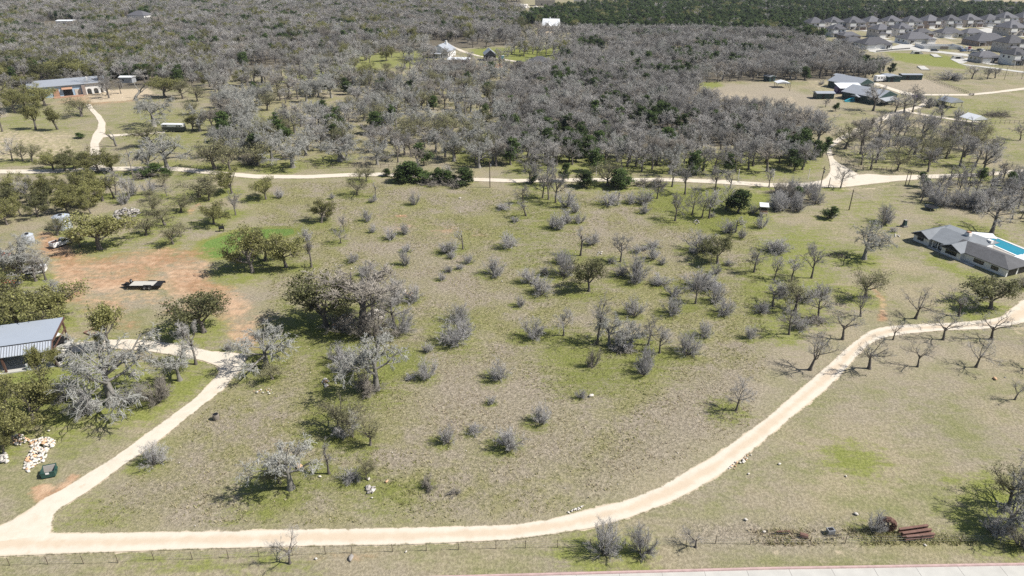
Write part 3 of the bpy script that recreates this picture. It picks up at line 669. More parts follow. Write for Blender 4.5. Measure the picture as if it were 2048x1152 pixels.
# ------------------------------------------------------------------ the plants one can tell apart: style, base px, base py, height px, width px
HAND = """
oak 643 445 46 52|thin_oak 714 389 40 46|bare_thin 751 393 30 14|shrub 746 404 16 16|shrub 831 409 26 20|shrub 664 398 12 12|shrub 733 442 24 20|shrub 747 464 16 16|shrub 781 477 21 24|shrub 807 468 22 20
bare 682 486 32 28|bare 688 462 30 24|shrub 612 480 24 24|bare_thin 623 534 54 28|shrub 704 523 17 24|shrub 816 503 16 20|shrub 811 530 30 20|shrub 729 550 22 18|shrub 898 505 28 34|bare_thin 926 498 36 32
shrub 904 515 13 18|shrub 939 525 16 22|shrub 896 543 13 18|shrub 921 538 11 16|shrub 884 559 16 16|shrub 988 550 34 38|shrub 1020 495 32 36|shrub 1006 419 10 32|bare_thin 1018 420 22 12
oak 505 545 98 78|dark_oak 530 520 70 60|oak 572 534 76 72|oak 107 340 38 48|dark_oak 150 338 44 52|oak 197 344 44 56|oak 226 344 34 46|dark_oak 130 342 34 44|oak 175 346 34 40
oak 200 498 72 112 broad olive leafy oak beside the white water tank|oak 160 494 36 36|thin_oak 115 470 36 44|thin_oak 292 470 38 48|thin_oak 330 450 44 54|thin_oak 362 424 34 48|oak 428 448 44 60|bare 471 430 44 42
thin_oak 398 394 48 78|oak 464 386 50 54|bare 334 392 22 24|thin_oak 346 488 48 48|thin_oak 362 474 34 28|bare_thin 228 395 52 34|shrub 265 390 34 24|shrub 298 388 30 28|oak 532 398 44 50|shrub 560 396 18 20|thin_oak 418 400 34 36|thin_oak 305 428 40 44|bare 258 398 40 34
lichen 40 562 84 100|bare 72 562 56 64|bare 92 560 44 50|thin_oak 52 556 50 60|bare 20 600 60 80|lichen 105 610 44 60|bare 10 540 60 60
oak 40 660 90 130|oak 112 650 84 110|oak 10 640 80 90|thin_oak 90 672 60 60
sapling_oak 220 701 84 48|sapling_oak 205 704 34 18|dark_oak 408 664 80 116 brownish dark oak beside the red dirt yard north of the loop drive|bare 392 728 78 66|lichen 360 760 62 78|shrub_brown 315 806 56 60|shrub 250 716 18 30
lichen 225 808 128 180 huge lichen-grey spreading bare tree between the open shed and the driveway|shrub 130 800 40 60|shrub 175 820 46 70|shrub 270 800 36 50
oak 66 845 104 92|oak 25 885 70 96|oak 20 820 70 70|sapling_oak 88 776 76 28|sapling_oak 119 733 34 30|oak 8 905 56 50
lichen 532 733 72 112 lichen-pale bare tree where the driveway loop meets the straight drive|thin_oak 545 757 34 50|shrub 462 700 16 22
dark_oak 652 652 112 112 dark leafy oak on the west side of the big central clump|brown 724 664 122 175 wide grey bare oak standing in the middle of the big central clump|bare 790 656 84 80|bare 745 640 100 100|shrub_brown 745 672 48 90|shrub_brown 690 664 44 70|shrub 800 665 44 50
lichen 752 778 126 112 lichen-white drooping tree on the near side of the big central clump|shrub 690 745 42 58|shrub 672 722 34 40|shrub_brown 735 780 40 60
shrub 912 684 44 62|shrub 915 640 32 42|shrub 925 672 40 40|shrub 855 704 18 20|shrub 858 755 37 40|shrub 1000 757 36 40|shrub 823 757 8 22|shrub 728 590 14 22|shrub 790 606 50 44|shrub 830 600 30 36
thin_oak 677 858 66 92|thin_oak 741 890 62 44|thin_oak 705 872 56 56|shrub 694 868 40 50|shrub 985 806 13 20|shrub 948 866 13 34
lichen 582 976 104 112 lichen-pale spreading bare tree in the pasture corner above the near road|thin_oak 560 965 40 60|bare_thin 658 947 58 40|thin_oak 733 958 52 38|shrub 700 960 22 40|shrub 897 885 34 32|shrub 1020 894 42 52|shrub_brown 858 972 16 34|shrub_brown 910 988 9 24|shrub 310 928 40 50
orchard 580 1126 54 62 small bare tree growing on the wire fence below the near road|shrub 1208 1108 66 60 tall dark tangled bush on the wire fence south of the road bend|shrub 1284 1106 50 50 round silvery bush on the wire fence east of the dark tangled bush|orchard 1391 1094 26 44|shrub 1745 1062 40 34
thin_oak 2018 1010 80 90|lichen 2012 1062 92 92|bare 2050 1040 110 80|shrub_brown 2040 1088 50 70|shrub 1990 1070 44 50
shrub 1064 674 40 44|bare 1127 671 50 46|forked 1193 688 94 50 tall dark tree with forked limbs in the mid-pasture clump|lichen 1218 690 70 62|lichen 1262 694 44 62|bare 1296 690 52 50|bare 1319 706 46 48|shrub 1374 709 44 48|shrub 1406 673 30 30|shrub 1243 698 30 50
shrub 1270 631 34 40|shrub 1342 627 34 36|bare 1391 607 46 48|shrub 1428 603 37 34|shrub 1445 627 30 40|shrub_brown 1187 734 40 26|shrub 1287 750 38 38|shrub 1290 730 40 30|shrub 1160 795 16 22|shrub 1083 847 34 40|bare 1472 821 58 52|shrub 1501 677 26 24|shrub 1040 611 20 20
shrub 1104 456 28 22|shrub 1120 458 32 24|shrub 1134 444 26 28|shrub 1161 446 21 22|shrub 1030 444 11 18|bare_thin 1052 431 34 38|bare 1046 406 34 32|shrub 1131 414 36 36|shrub 1151 425 24 20|bare 1097 399 62 46|bare 1111 405 62 44|bare 1085 396 50 40|shrub 1216 409 26 42|bare_thin 1235 410 26 10|shrub 1262 406 21 26|shrub 1290 406 30 34|shrub 1290 425 19 22
bare 1350 441 50 44|bare 1384 429 52 40|bare 1418 436 54 46|bare 1404 434 40 40|bare 1451 419 46 40|cedar 1476 424 40 42 dark green cedar bush left of the small stilted shed|shrub 1506 425 18 22|shrub 1425 434 9 12|bare_thin 1161 511 58 34|shrub 1184 489 26 26|bare 1241 523 50 36|shrub 1124 524 22 32|shrub 1126 551 50 44|shrub 1091 549 19 22|shrub 1060 566 28 34|shrub 1084 589 30 42
dark_oak 1178 582 70 66 olive-dark bushy oak standing alone in the middle of the pasture|shrub 1224 526 11 22|shrub 1274 504 14 20|shrub 1291 499 9 18|shrub 1309 494 13 30|shrub 1306 519 26 26|shrub 1326 528 15 18|shrub 1241 549 20 30|shrub 1269 561 52 50|dark_oak 1435 526 60 62 dark round-headed oak on bright grass in the eastern pasture|shrub 1399 501 38 58|shrub 1431 546 20 20|shrub 1459 531 11 20
shrub 1386 506 9 16|bare 1508 544 44 48|shrub 1396 575 32 64|shrub 1429 576 16 40|shrub 1454 464 26 32|bare_thin 1471 464 34 36|shrub 1484 477 20 18|shrub 1524 456 28 24|shrub 1324 569 16 42|shrub 1345 590 20 30
lichen 1728 518 74 74 lone pale bare tree on the lawn west of the pool house|thin_oak 1731 593 64 70|bare 1623 556 64 48|bare 1583 561 42 34|bare 1548 559 47 30|shrub 1561 503 24 44|shrub 1540 500 20 40|cedar 1656 437 22 26|shrub 1664 437 16 16|bare 1983 466 80 92 large bare shade tree behind the pool house|bare 1681 376 42 36|shrub 1771 446 34 36|shrub 1786 464 9 16 dark clipped round bush beside the grey pillar
orchard 1721 632 42 42|orchard 1831 637 54 66|orchard 1917 632 52 58|orchard 1685 678 60 66|orchard 1786 679 38 36|orchard 1886 679 54 60|orchard 1982 678 54 70|orchard 1620 739 68 66|orchard 1738 737 60 64|orchard 1835 733 50 48|orchard 1952 734 52 60|orchard 2030 799 38 34|orchard 2066 737 52 58
dark_oak 1981 617 66 92 dark bushy oak overhanging the road east of the orchard|shrub_brown 2044 574 20 36|bare 1636 636 58 58|thin_oak 1590 622 62 64|bare 1578 669 60 50|bare 1545 612 44 54|shrub 1600 660 24 40|shrub 1520 625 22 30|shrub 1560 590 24 40|shrub 1608 600 30 40|shrub 1645 590 24 30
cedar 772 352 14 16|thin_oak 732 362 30 32|cedar 820 362 36 42|cedar 805 364 26 30|cedar 848 364 26 32|cedar 880 364 26 30|cedar 905 366 24 28|cedar 930 367 28 34|bare 836 358 34 36|bare 892 362 30 30|thin_oak 718 360 26 24|shrub_brown 862 368 14 40|shrub_brown 915 371 14 40
cedar 1165 373 30 34|thin_oak 1215 371 60 56|cedar 1250 374 32 42|cedar 1232 376 24 30|shrub_brown 1290 373 18 36|shrub_brown 1318 374 18 30|bare 1344 373 52 44|bare 1370 388 60 40|cedar 1066 366 16 18|bare 1060 368 40 40|bare 1095 372 52 44|bare 1430 382 44 44|bare 1460 378 36 36|cedar 1126 362 34 20|bare 1538 374 36 30
cedar 162 276 8 16|thin_oak 163 233 40 56|oak 205 206 0 0
sapling_oak 71 259 44 28|sapling_oak 115 259 42 28|bare 5 263 54 26|bare 25 322 44 36|thin_oak 46 322 44 28|thin_oak 65 323 46 36|dead 271 198 34 44 forked dead trunk on the dirt forecourt of the long metal building|bare 242 187 26 20|bare 205 184 48 50|bare 215 190 36 40|bare 290 168 28 44
lichen 308 253 60 76|thin_oak 305 290 46 70|lichen 400 262 54 44|dead 233 292 32 34 dead double-trunked tree by the gravel side spur|oak 50 216 48 50|oak 90 212 44 60|oak 30 225 44 40|oak 72 222 40 44|bare 10 200 50 60|bare 60 190 34 60|oak 120 160 40 56|oak 160 158 40 60|dark_oak 140 150 40 50|dark_oak 95 165 44 70
oak 330 195 44 62|thin_oak 366 197 44 40|thin_oak 395 203 40 30|bare 440 193 40 50|oak 385 262 38 40|thin_oak 385 228 36 30|lichen 470 222 48 60|bare 545 170 36 40|oak 738 168 42 56 round olive oak standing in the open meadow before the red barn|thin_oak 430 338 70 76|thin_oak 460 340 60 50|lichen 335 338 70 80|lichen 300 345 64 60|shrub_brown 300 352 16 50|cedar 335 352 14 22|cedar 300 352 16 36
lichen 585 335 60 80|lichen 680 322 60 74|dead 690 320 44 54|shrub_brown 500 330 20 40|lichen 545 320 62 60|thin_oak 515 330 50 60
bare 1825 225 40 40|bare 1808 225 40 44|bare 1746 222 50 56|bare 1790 225 30 40|bare 1828 213 40 40|bare 1852 213 20 26|shrub 1857 214 22 24|shrub 1880 212 22 24|bare 1880 244 32 36|shrub 1918 235 20 22|bare 1793 246 20 22|bare 1950 118 0 0|oak 1900 292 34 44|thin_oak 1940 282 34 40|thin_oak 1965 280 36 40|bare 2040 280 30 36|bare 1950 334 50 56|bare 1965 350 60 60|shrub 1625 215 0 0|bare 1651 214 16 18|cedar 1670 222 16 12|shrub 1642 170 10 10
bare 868 122 30 34|bare 850 117 30 34|bare 898 126 30 34|bare 936 132 28 32|bare 1000 126 28 32|bare 1090 68 24 26|bare 1116 67 24 26|bare 1076 66 24 24|bare 1104 70 22 24|oak 52 186 40 50|oak 24 190 40 46|bare 150 172 34 40|bare 218 196 34 36|bare 1944 158 26 40|bare 1975 158 22 34|shrub 1900 158 14 50|bare 1990 156 20 30
"""
for line in HAND.strip().splitlines():
    for ent in line.split("|"):
        p = ent.split()
        if not p or p[3] == "0": continue
        plant(p[0], float(p[1]), float(p[2]), float(p[3]), float(p[4]), " ".join(p[5:]) or None)

# ------------------------------------------------------------------ woods: zones of bases in the photograph, spacing, mix, heights
ZONES = [
    ("far_left", [(-260, 1), (1040, 1), (1050, 42), (1035, 80), (960, 78), (900, 84), (870, 80), (740, 92), (560, 118), (430, 146), (335, 176), (270, 166), (120, 150), (-260, 150)], 5.7, "bare .66 brown .10 oak .08 dark_oak .05 cedar .07 lichen .04", (6.0, 9.8), 0.0),
    ("far_oaks", [(-260, 88), (90, 95), (250, 88), (360, 110), (330, 165), (260, 168), (120, 155), (-260, 175)], 6.4, "oak .38 dark_oak .26 bare .16 cedar .2", (6.0, 9.5), 0.0),
    ("grove", [(710, 92), (862, 84), (868, 118), (730, 130), (690, 160), (560, 186), (420, 186), (360, 172), (430, 148), (560, 120)], 7.6, "bare .7 lichen .12 oak .1 thin_oak .08", (6.5, 9.5), 0.25),
    ("meadow", [(440, 200), (560, 188), (700, 160), (1005, 150), (1030, 330), (900, 340), (720, 328), (600, 330), (440, 322), (420, 260), (430, 225)], 7.0, "lichen .34 bare .26 thin_oak .14 cedar .12 shrub_brown .07 brown .07", (6.5, 9.5), 0.16),
    ("dense", [(985, 336), (1000, 170), (1062, 132), (1135, 112), (1150, 92), (1140, 68), (1400, 68), (1560, 74), (1600, 84), (1700, 108), (1740, 132), (1800, 146), (1738, 156), (1530, 161), (1396, 167), (1402, 200), (1445, 222), (1560, 236), (1640, 255), (1652, 292), (1640, 335), (1500, 352), (1300, 349), (1100, 350)], 5.1, "bare .68 brown .06 lichen .08 cedar .18", (6.5, 9), 0.10),
    ("cedars", [(1035, 50), (1060, 34), (1110, 21), (1240, 10), (1500, 7), (1640, 10), (1700, 10), (2300, 26), (2300, 48), (2040, 38), (1880, 36), (1700, 40), (1620, 44), (1600, 62), (1650, 84), (1600, 84), (1560, 72), (1400, 68), (1140, 66), (1100, 48)], 4.9, "cedar .86 oak .05 bare .09", (4.6, 9.2), 0.0),
    ("farm", [(935, 70), (1050, 76), (1140, 72), (1150, 92), (1135, 116), (1060, 118), (960, 108), (935, 96)], 9.0, "bare .9 oak .1", (8, 10.5), 0.1),
    ("creek", [(1668, 292), (1740, 262), (1830, 258), (1960, 285), (2010, 312), (1990, 338), (1850, 344), (1740, 340), (1690, 330), (1672, 318)], 7.4, "bare .8 thin_oak .14 brown .06", (7, 9.5), 0.08),
    ("behind_lawn", [(1832, 372), (1930, 362), (2120, 352), (2120, 455), (2040, 450), (2000, 430), (1935, 425), (1880, 412), (1825, 404)], 3.6, "bare_thin .6 bare .2 shrub .15 cedar .05", (4, 6), 0.0),
    ("thicket", [(1535, 392), (1570, 378), (1622, 376), (1640, 396), (1618, 428), (1580, 430), (1540, 426)], 3.0, "shrub .6 shrub_brown .15 bare_thin .2 cedar .05", (3, 4.6), 0.0),
    ("west_oaks", [(-140, 392), (60, 388), (130, 384), (212, 374), (236, 388), (222, 412), (195, 425), (150, 436), (98, 436), (60, 452), (-140, 500)], 5.6, "oak .72 dark_oak .12 thin_oak .1 bare .06", (5.2, 7), 0.0),
    ("west_scrub", [(232, 378), (330, 372), (350, 400), (330, 436), (262, 440), (225, 425)], 6.2, "shrub .35 thin_oak .35 bare .3", (2.5, 4.6), 0.1),
    ("farm_front", [(850, 124), (935, 134), (1020, 138), (1100, 140), (1120, 165), (860, 165)], 7.0, "bare .85 brown .15", (5.5, 7.5), 0.2),
    ("roadside", [(1045, 376), (1200, 380), (1340, 384), (1500, 384), (1500, 395), (1330, 398), (1060, 388)], 10.0, "bare .6 shrub .3 cedar .1", (3, 6), 0.3),
    ("pasture_edge", [(1660, 352), (1760, 344), (1850, 346), (1840, 348), (1700, 356)], 11.0, "bare .8 cedar .2", (5, 7), 0.2),
    ("scattered", [(690, 140), (880, 122), (990, 140), (985, 165), (720, 165), (620, 185)], 13.0, "bare .5 thin_oak .3 lichen .2", (6, 8), 0.2),
]
CLEAR = [[(1400, 168), (1545, 162), (1640, 205), (1640, 240), (1470, 215)], [(1056, 60), (1118, 60), (1118, 78), (1056, 78)], [(856, 96), (1012, 96), (1012, 136), (856, 136)], [(1018, 120), (1112, 122), (1112, 145), (1018, 145)],
         [(66, 168), (320, 160), (320, 205), (66, 215)], [(90, 42), (155, 42), (155, 66), (90, 66)], [(240, 33), (310, 33), (310, 52), (240, 52)], [(575, 212), (600, 206), (622, 236), (560, 256), (510, 256), (530, 235)],
         [(700, 260), (735, 258), (740, 330), (700, 330)], [(1190, 105), (1216, 104), (1220, 122), (1194, 122)], [(1385, 322), (1460, 312), (1480, 330), (1400, 338)], [(1110, 334), (1180, 330), (1180, 345), (1110, 347)], [(318, 238), (372, 236), (374, 266), (318, 268)],
         [(1008, 4), (1110, 4), (1110, 22), (1008, 22)], [(90, 430), (150, 430), (150, 475), (90, 475)], [(224, 414), (290, 412), (290, 440), (224, 440)]]
CLEARG = [ground_poly(c) for c in CLEAR]
def in_any(x, y): return any(inside(c, np.array([x]), np.array([y]))[0] for c in CLEARG)
HX = np.array([p["x"] for p in PLANTS]); HY = np.array([p["y"] for p in PLANTS]); HW = np.array([p["w"] for p in PLANTS])
for zn, poly, sp, mixs, (h0, h1), gap in ZONES:
    po = ground_poly(poly); lo, hi = po.min(0), po.max(0)
    ax = np.arange(lo[0], hi[0], sp); ay = np.arange(lo[1], hi[1], sp)
    if len(ax) * len(ay) == 0: continue
    X, Y = np.meshgrid(ax, ay); X = X + (np.arange(len(ay)) % 2)[:, None] * sp / 2
    X = (X + RNG.uniform(-.42, .42, X.shape) * sp).ravel(); Y = (Y + RNG.uniform(-.42, .42, Y.shape) * sp).ravel()
    ok = inside(po, X, Y)
    X, Y = X[ok], Y[ok]
    if len(X) == 0: continue
    ok = gravel_field(X, Y) < -1.6
    for c in CLEARG: ok &= ~inside(c, X, Y)
    if gap and len(X) > 3:
        nz = np.sin(X * 0.11 + 1.3 * np.sin(Y * 0.05)) + np.sin(Y * 0.083 + X * 0.031 + 2) + RNG.normal(0, 0.5, len(X))
        ok &= nz > np.quantile(nz, gap)
    # only what the frame, or a step beside it, could show
    pxs, pys = pix(X, Y); ok &= (pxs > -190) & (pxs < 2240)
    X, Y = X[ok], Y[ok]
    if len(X) == 0: continue
    names = mixs.split()[0::2]; wts = np.array([float(w) for w in mixs.split()[1::2]]); wts /= wts.sum()
    # kinds gather: a slow wave favours the last kinds here and the first ones there
    for x, y in zip(X, Y):
        st = RNG.choice(names, p=wts)
        if zn in ("dense", "far_left"):      # cedars gather in patches
            wv = math.sin(x * .075 + 1.2 * math.sin(y * .03)) * math.sin(y * .06 + x * .02)
            st = ("cedar" if RNG.random() < .55 else st) if wv > .30 else ("bare" if st == "cedar" and RNG.random() < .75 else st)
        if (np.hypot(HX - x, HY - y) < np.maximum(sp * .4, HW * .25)).any(): continue
        h = RNG.uniform(h0, h1) * (0.86 if st == "cedar" and zn != "cedars" else 0.35 if st == "shrub_brown" and h0 > 5 else 1)
        w = h * (RNG.uniform(.62, .85) if st == "cedar" else RNG.uniform(1.0, 1.3) if st in ("lichen", "oak", "dark_oak", "shrub", "shrub_brown", "thin_oak") else RNG.uniform(.5, .7) if st == "bare_thin" else RNG.uniform(.95, 1.25))
        PLANTS.append(dict(style=st, x=float(x), y=float(y), h=float(h), w=float(w), rot=RNG.random() * 6.28, label=None, var=None, hand=False, zone=zn))

# ------------------------------------------------------------------ the ground, roads and paths
SPOTS = []
for p in PLANTS:
    if p["hand"] and p["style"] not in ("orchard",) and p["h"] > 1.2 and p["y"] < 215:
        r = 0.42 * p["w"] + 0.35 * p["h"]
        SPOTS.append((p["x"] - 0.3 * p["h"], p["y"], r, 0.62 if p["style"] != "dead" else 0.2))
land_f = mask_fields(GX, GY, SPOTS)
nx, ny = len(gx_), len(gy_)
i = np.arange(nx * ny).reshape(ny, nx)
quads = np.stack((i[:-1, :-1], i[:-1, 1:], i[1:, 1:], i[1:, :-1]), -1).reshape(-1, 4)
# slow swells, nothing higher than a hand
GZ = 0.05 * np.sin(GX * 0.31 + 0.7 * np.sin(GY * 0.17)) * np.sin(GY * 0.27) - 0.05
G_GRAVEL = gravel_field(GX, GY)
me = mesh_np("ground", np.stack((GX, GY, np.where((G_GRAVEL > -1.0) | (GY < 51), -0.06, np.minimum(GZ, -0.004))), 1), quads, None, [LAND], smooth=True)
for k, v in land_f.items(): set_attr(me, k, v)
set_attr(me, "gravel", G_GRAVEL)
tag(link("ground", me), "dry winter pasture and lawns around the gravel roads", kind="structure")
def road_sheet(name, a, b, z, m, label):
    K = 9; u = np.linspace(0, 1, K)
    P = a[:, None] * (1 - u)[None, :, None] + b[:, None] * u[None, :, None]
    n = len(a)
    wd = np.hypot(*(a - b).T)
    P = P.reshape(-1, 2)
    Z = np.tile(z - 0.02 * (2 * u - 1) ** 2, n)
    i = np.arange(n * K).reshape(n, K)
    q = np.stack((i[:-1, :-1], i[1:, :-1], i[1:, 1:], i[:-1, 1:]), -1).reshape(-1, 4)
    me = mesh_np(name, np.column_stack((P, Z)), q, None, [m], smooth=True)
    set_attr(me, "gravel", gravel_field(P[:, 0], P[:, 1]))
    set_attr(me, "across", np.tile((2 * u - 1) if name == "gravel_road" else 0.62 + 0.38 * abs(2 * u - 1) ** 6, n))
    f = mask_fields(P[:, 0], P[:, 1])
    for k, v in f.items(): set_attr(me, k, v)
    return tag(link(name, me), label, kind="structure")
ROAD_LABEL = {"gravel_road": "pale gravel road curving across the pasture", "driveway": "gravel driveway looping to the open shed", "ranch_road": "white gravel ranch road running across the view",
              "ranch_lane": "gravel lane climbing to the ranch buildings", "east_lane": "thin gravel lane past the round arena", "lower_lane": "narrow lane to the blue roofed shelter", "west_drive": "paved drive to the long metal building",
              "west_spur": "gravel spur to the horse trailer", "farm_lane": "lane through the farmyard", "hill_track": "pale track on the wooded hill"}
for k, (n, (a, b)) in enumerate(ROAD_POLY.items()):
    road_sheet(n, a, b, 0.030 + 0.004 * k, LAND, ROAD_LABEL[n])

mat("concrete", (0.43, 0.42, 0.39), 0.85, noise=0.6, noise_amt=0.22)
mat("street", (0.44, 0.43, 0.40), 0.85, noise=0.2, noise_amt=0.14)
mat("kerb_red", (0.42, 0.30, 0.285), 0.8, noise=1.5, noise_amt=0.35)
for k, (n, px) in enumerate(STREETS.items()):
    po = ground_poly(px)
    MB().prism([tuple(q) for q in po], -0.2, 0.05 + 0.004 * k).build("street" if "path" not in n else "footpath", "street")["kind"] = "structure"
kb = ground_poly(resample([(400, 1166), (700, 1157.5), (1024, 1148.5), (1536, 1135), (2048, 1126.5), (2500, 1119)], 60))
far = kb; near_ = kb + np.array((0.0, -0.28)); tg = np.gradient(kb, axis=0)
def strip_mesh(rows, name, m, closed=True):
    n = len(rows[0]); V = np.concatenate([np.asarray(r) for r in rows]); k = len(rows)
    fs = []
    for j in range(k - 1):
        for q in range(n - 1): fs.append((j * n + q, (j + 1) * n + q, (j + 1) * n + q + 1, j * n + q + 1))
    mb = MB(); mb.add(V, fs); return mb.build(name, m)
z3 = lambda p, z, dy=0: np.column_stack((p[:, 0], p[:, 1] + dy, np.full(len(p), z)))
o = strip_mesh([z3(far, -0.06), z3(far, 0.10), z3(far, 0.12, -0.03), z3(far, 0.12, -0.24), z3(far, 0.0, -0.30)], "kerb", "kerb_red"); tag(o, "faded red painted kerb along the concrete street", kind="structure")
o = strip_mesh([z3(far, 0.0, -0.302), z3(far, 0.012, -0.75), z3(far, 0.06, -4), z3(far, 0.012, -8.0)], "street_pavement", "concrete"); tag(o, "pale concrete street beyond the red kerb", kind="structure")
mat("joint", (0.22, 0.21, 0.20), 0.9)
for x in np.arange(float(kb[0, 0]) + 3, float(kb[-1, 0]) - 1, 4.6):
    y = float(np.interp(x, kb[:, 0], kb[:, 1])); pr = [(-.302, .005), (-.75, .017), (-4, .065), (-8, .017)]
    V = [(x + s, y + dy, z) for dy, z in pr for s in (-.02, .02)]
    jm = MB(); jm.add(V, [(2 * k, 2 * k + 2, 2 * k + 3, 2 * k + 1) for k in range(3)]); jm.build("pavement_joint", "joint", o)

# ------------------------------------------------------------------ rough grass: dead stems and tufts over the pasture
def tuft_field(n, polys, h, seed, name, label, keep=None):
    rng = np.random.default_rng(seed)
    V, Q, A = [], [], []
    for px, frac in polys:
        po = ground_poly(px); lo, hi = po.min(0), po.max(0)
        X = rng.uniform(lo[0], hi[0], n); Y = rng.uniform(lo[1], hi[1], n)
        cl = np.sin(X * .5 + 2 * np.sin(Y * .21)) + np.sin(Y * .43 + X * .17) + rng.normal(0, .7, n)
        ok = inside(po, X, Y) & (gravel_field(X, Y) < -0.5) & (cl > -0.6)
        V.append(np.stack((X[ok], Y[ok]), 1))
    P = np.vstack(V); f = mask_fields(P[:, 0], P[:, 1])
    ok = (f["dirt"] < .35) & (f["green"] < rng.uniform(.3, 1.2, len(P))); P = P[ok]; dry = f["dry"][ok]; grn = f["green"][ok]
    nb = 5; N = len(P)
    ph = rng.random((N, nb)) * 6.28; tl = rng.uniform(.1, 1.0, (N, nb)); hh = h * rng.uniform(.45, 1.25, (N, 1)) * rng.uniform(.6, 1.1, (N, nb))
    base = np.concatenate((P, np.full((N, 1), -0.06)), 1)[:, None] + np.stack((np.cos(ph) * .1, np.sin(ph) * .1, 0 * ph), -1)
    tip = base + np.stack((np.cos(ph) * tl * hh, np.sin(ph) * tl * hh, hh), -1)
    side = np.stack((-np.sin(ph), np.cos(ph), 0 * ph), -1) * (0.055 * rng.uniform(.6, 1.6, (N, nb)))[..., None]
    Vt = np.stack((base - side, base + side, tip), 2).reshape(-1, 3)
    tris = np.arange(len(Vt)).reshape(-1, 3)
    me = mesh_np(name, Vt, None, tris, [MATS["stems"]])
    set_attr(me, "tone", np.repeat(np.clip(0.25 + 0.55 * dry - 0.5 * grn + rng.normal(0, .25, N), 0, 1), nb * 3))
    tag(link(name, me), label, kind="stuff")
def stem_material():
    m = bpy.data.materials.new("stems"); m.use_nodes = True; t = m.node_tree; b = t.nodes["Principled BSDF"]
    b.inputs["Roughness"].default_value = .9; b.inputs["Specular IOR Level"].default_value = .1
    a = t.nodes.new("ShaderNodeAttribute"); a.attribute_name = "tone"
    r = t.nodes.new("ShaderNodeValToRGB"); e = r.color_ramp.elements
    e[0].position = 0; e[0].color = (0.30, 0.31, 0.12, 1); e[1].position = 1; e[1].color = (0.52, 0.44, 0.36, 1)
    k = r.color_ramp.elements.new(.5); k.color = (0.52, 0.47, 0.30, 1)
    t.links.new(a.outputs["Fac"], r.inputs[0]); t.links.new(r.outputs[0], b.inputs["Base Color"]); MATS["stems"] = m
    tr = t.nodes.new("ShaderNodeBsdfTranslucent"); t.links.new(r.outputs[0], tr.inputs[0]); ms = t.nodes.new("ShaderNodeMixShader"); ms.inputs[0].default_value = .5
    t.links.new(b.outputs[0], ms.inputs[1]); t.links.new(tr.outputs[0], ms.inputs[2]); t.links.new(ms.outputs[0], t.nodes["Material Output"].inputs[0])
stem_material()
FIELD = ROUGH[0][0]
tuft_field(52000, [(FIELD, 1)], 0.26, 5, "dry_grass", "dead grey stems and grass tufts over the rough pasture")
tuft_field(1500, [([(1500, 1060), (1740, 1056), (1960, 1078), (1960, 1090), (1500, 1090)], 1)], 0.38, 6, "fence_weeds", "tall dead weeds along the wire fence")

# ------------------------------------------------------------------ buildings
mat("shingle", (0.092, 0.092, 0.103), 0.85, noise=1.2, noise_amt=0.25, var=0.28)
mat("dark_shingle", (0.088, 0.089, 0.095), 0.8, noise=0.8, noise_amt=0.35)
mat("pool_shingle", (0.165, 0.180, 0.198), 0.75, noise=0.7, noise_amt=0.22)
mat("metal_roof", (0.36, 0.38, 0.41), 0.45, metal=0.25, noise=0.5, noise_amt=0.12)
mat("blue_metal", (0.36, 0.40, 0.46), 0.45, metal=0.2, noise=0.4, noise_amt=0.08)
mat("rib_metal", (0.50, 0.54, 0.60), 0.4, metal=0.3)
mat("white_roof", (0.70, 0.72, 0.74), 0.5, metal=0.1, noise=0.6, noise_amt=0.08)
mat("green_metal", (0.022, 0.050, 0.048), 0.5, noise=1.0, noise_amt=0.2)
mat("red_barn", (0.115, 0.022, 0.022), 0.7, noise=1, noise_amt=0.3)
mat("black_barn", (0.022, 0.024, 0.03), 0.7)
mat("white_wall", (0.70, 0.69, 0.67), 0.8, noise=0.8, noise_amt=0.08)
mat("cream_wall", (0.68, 0.64, 0.58), 0.85, noise=0.8, noise_amt=0.1, var=0.12)
mat("stone_wall", (0.50, 0.46, 0.42), 0.9, noise=2.5, noise_amt=0.3, var=0.15)
mat("brick_wall", (0.30, 0.245, 0.215), 0.9, noise=2.5, noise_amt=0.25, var=0.15)
mat("tan_wall", (0.44, 0.39, 0.34), 0.9, noise=1.5, noise_amt=0.2, var=0.2)
mat("blue_wall", (0.33, 0.44, 0.56), 0.6)
mat("terracotta", (0.36, 0.215, 0.145), 0.8, noise=2, noise_amt=0.2)
mat("glass", (0.02, 0.025, 0.032), 0.12, spec=0.7)
mat("dark_frame", (0.018, 0.018, 0.02), 0.5)
mat("white_trim", (0.66, 0.65, 0.63), 0.6)
mat("wood_brown", (0.10, 0.055, 0.042), 0.75, noise=3, noise_amt=0.3)
mat("grey_wood", (0.20, 0.175, 0.15), 0.9, noise=3, noise_amt=0.35)
mat("garage_brown", (0.115, 0.075, 0.055), 0.6)
mat("black", (0.012, 0.012, 0.014), 0.5)
mat("rubber", (0.02, 0.02, 0.022), 0.85)
mat("white_paint", (0.75, 0.75, 0.76), 0.35, spec=0.5)
mat("rust", (0.17, 0.095, 0.075), 0.85, noise=2.2, noise_amt=0.55)
mat("steel", (0.32, 0.33, 0.35), 0.45, metal=0.5)
mat("pole_wood", (0.105, 0.080, 0.062), 0.9, noise=2, noise_amt=0.3)
mat("water", (0.012, 0.21, 0.29), 0.08, spec=0.5, noise=0.25, noise_amt=0.12)
mat("limestone", (0.54, 0.505, 0.455), 0.9, noise=3, noise_amt=0.18, var=0.14, bump=0.3)
mat("orange_stone", (0.56, 0.36, 0.22), 0.9, noise=3, noise_amt=0.2, var=0.14, bump=0.3)
mat("grey_stone", (0.30, 0.28, 0.26), 0.9, noise=3, noise_amt=0.3, var=0.2, bump=0.3)
